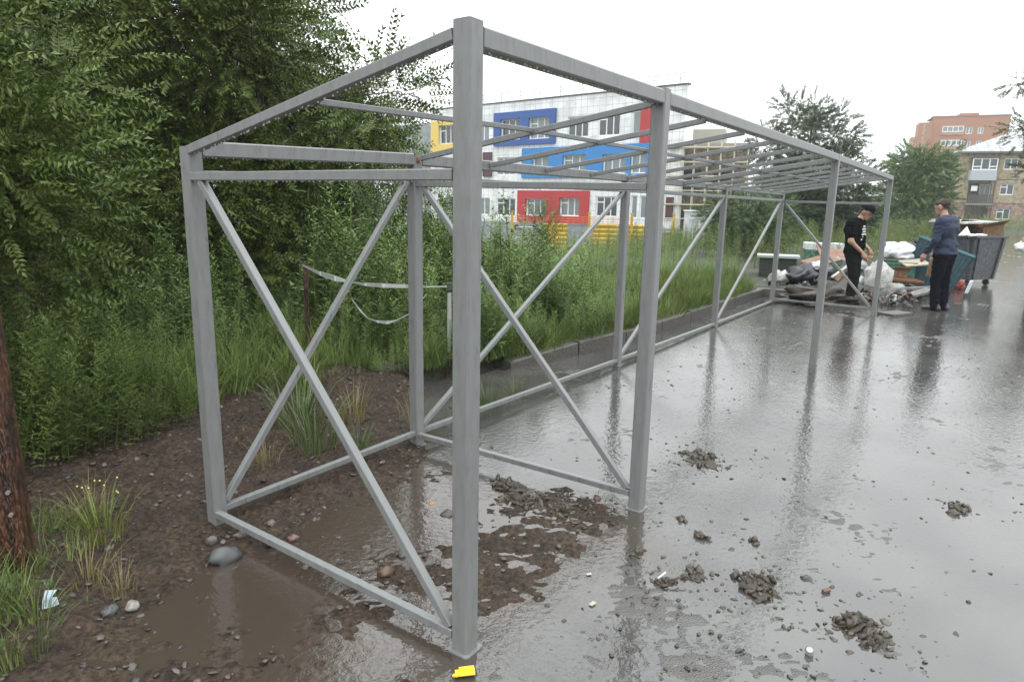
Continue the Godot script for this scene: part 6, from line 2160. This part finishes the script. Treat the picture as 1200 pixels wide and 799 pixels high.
	var o2 := scatter("grit", shapes[1], M.stone, xf, cols, self)
	tag(o2, "dark grit and mud crumbs scattered over the wet asphalt", "grit", "", "stuff")


func build_mud() -> void:
	# heaps of wet mud left on the asphalt; each is a low lump with clods pressed into it
	var r := RandomNumberGenerator.new()
	r.seed = 909
	var list := [
		[1.11, 2.71, 0.12, 0.03, "large trampled mud heap on the asphalt below the far front posts' reflections"], [1.41, 2.45, 0.085, 0.035, "mud heap with a broken stone beside the white cup end"],
		[0.70, 2.73, 0.05, 0.018, "small mud clod carrying a white splinter"], [0.62, 2.98, 0.045, 0.009, "flat smear of mud left of the first mud heap"], [0.93, 3.35, 0.035, 0.014, "mud clod alone on the flooded asphalt right of the second front post"],
		[1.24, 3.12, 0.03, 0.014, "narrow mud clod behind the first mud heap"], [0.98, 3.16, 0.035, 0.009, "thin mud crumb ridge between two clods"], [0.86, 2.80, 0.07, 0.01, "low mud ridge joining the first mud heap"],
		[0.10, 3.53, 0.12, 0.022, "dark mud ridge at the edge of the soil inside the frame"], [0.30, 3.45, 0.10, 0.016, "low mud ridge running to the second front post"], [1.28, 4.22, 0.17, 0.009, "dark patch of gritty mud on the asphalt beyond the second front post"],
		[2.55, 3.55, 0.1, 0.007, "lone smear of mud far out on the flooded asphalt"], [1.45, 2.35, 0.07, 0.015, "flattened mud at the near side of the second mud heap"], [0.0, 3.72, 0.12, 0.03, "mud ridge behind the orange stone"]]
	for q in list:
		var o := thing("mud_heap", q[4], "mud", Vector3(q[0], -0.004, -q[1]), r.randf() * TAU)
		var sd := int(q[0] * 1000.0)
		part("mud", lump(sd, Vector3(q[2], q[3], q[2] * 0.62), 0.5, 2.4, 30, 14, -0.25, 0.25), o, M.earth_dark)
		var cl := MB.new()
		var xf: Array[Transform3D] = []
		var cols := PackedColorArray()
		for i in int(14 + q[2] * 330):
			var a := r.randf() * TAU
			var e := pow(r.randf(), 0.6) * 1.25
			var y: float = q[3] * maxf(0.0, 1.0 - e * e) * 0.9
			var z: float = lerpf(0.003, 0.024, pow(r.randf(), 3.0)) * (0.7 + q[2] * 3.0)
			xf.append(Transform3D(Basis.from_euler(Vector3(r.randf() * 3, r.randf() * 6, r.randf() * 3)).scaled_local(Vector3(z * r.randf_range(0.8, 1.7), z * r.randf_range(0.3, 0.8), z)), Vector3(cos(a) * e * q[2], y + 0.003, sin(a) * e * q[2] * 0.62)))
			cols.append(Color(0.045, 0.034, 0.022).lerp(Color(0.105, 0.082, 0.056), r.randf()))
		var cm := scatter("clods", lump(sd + 5, Vector3(1, 1, 1), 0.55, 1.6, 9, 6), M.stone, xf, cols, o)
		cm.set_meta("kind", "stuff")
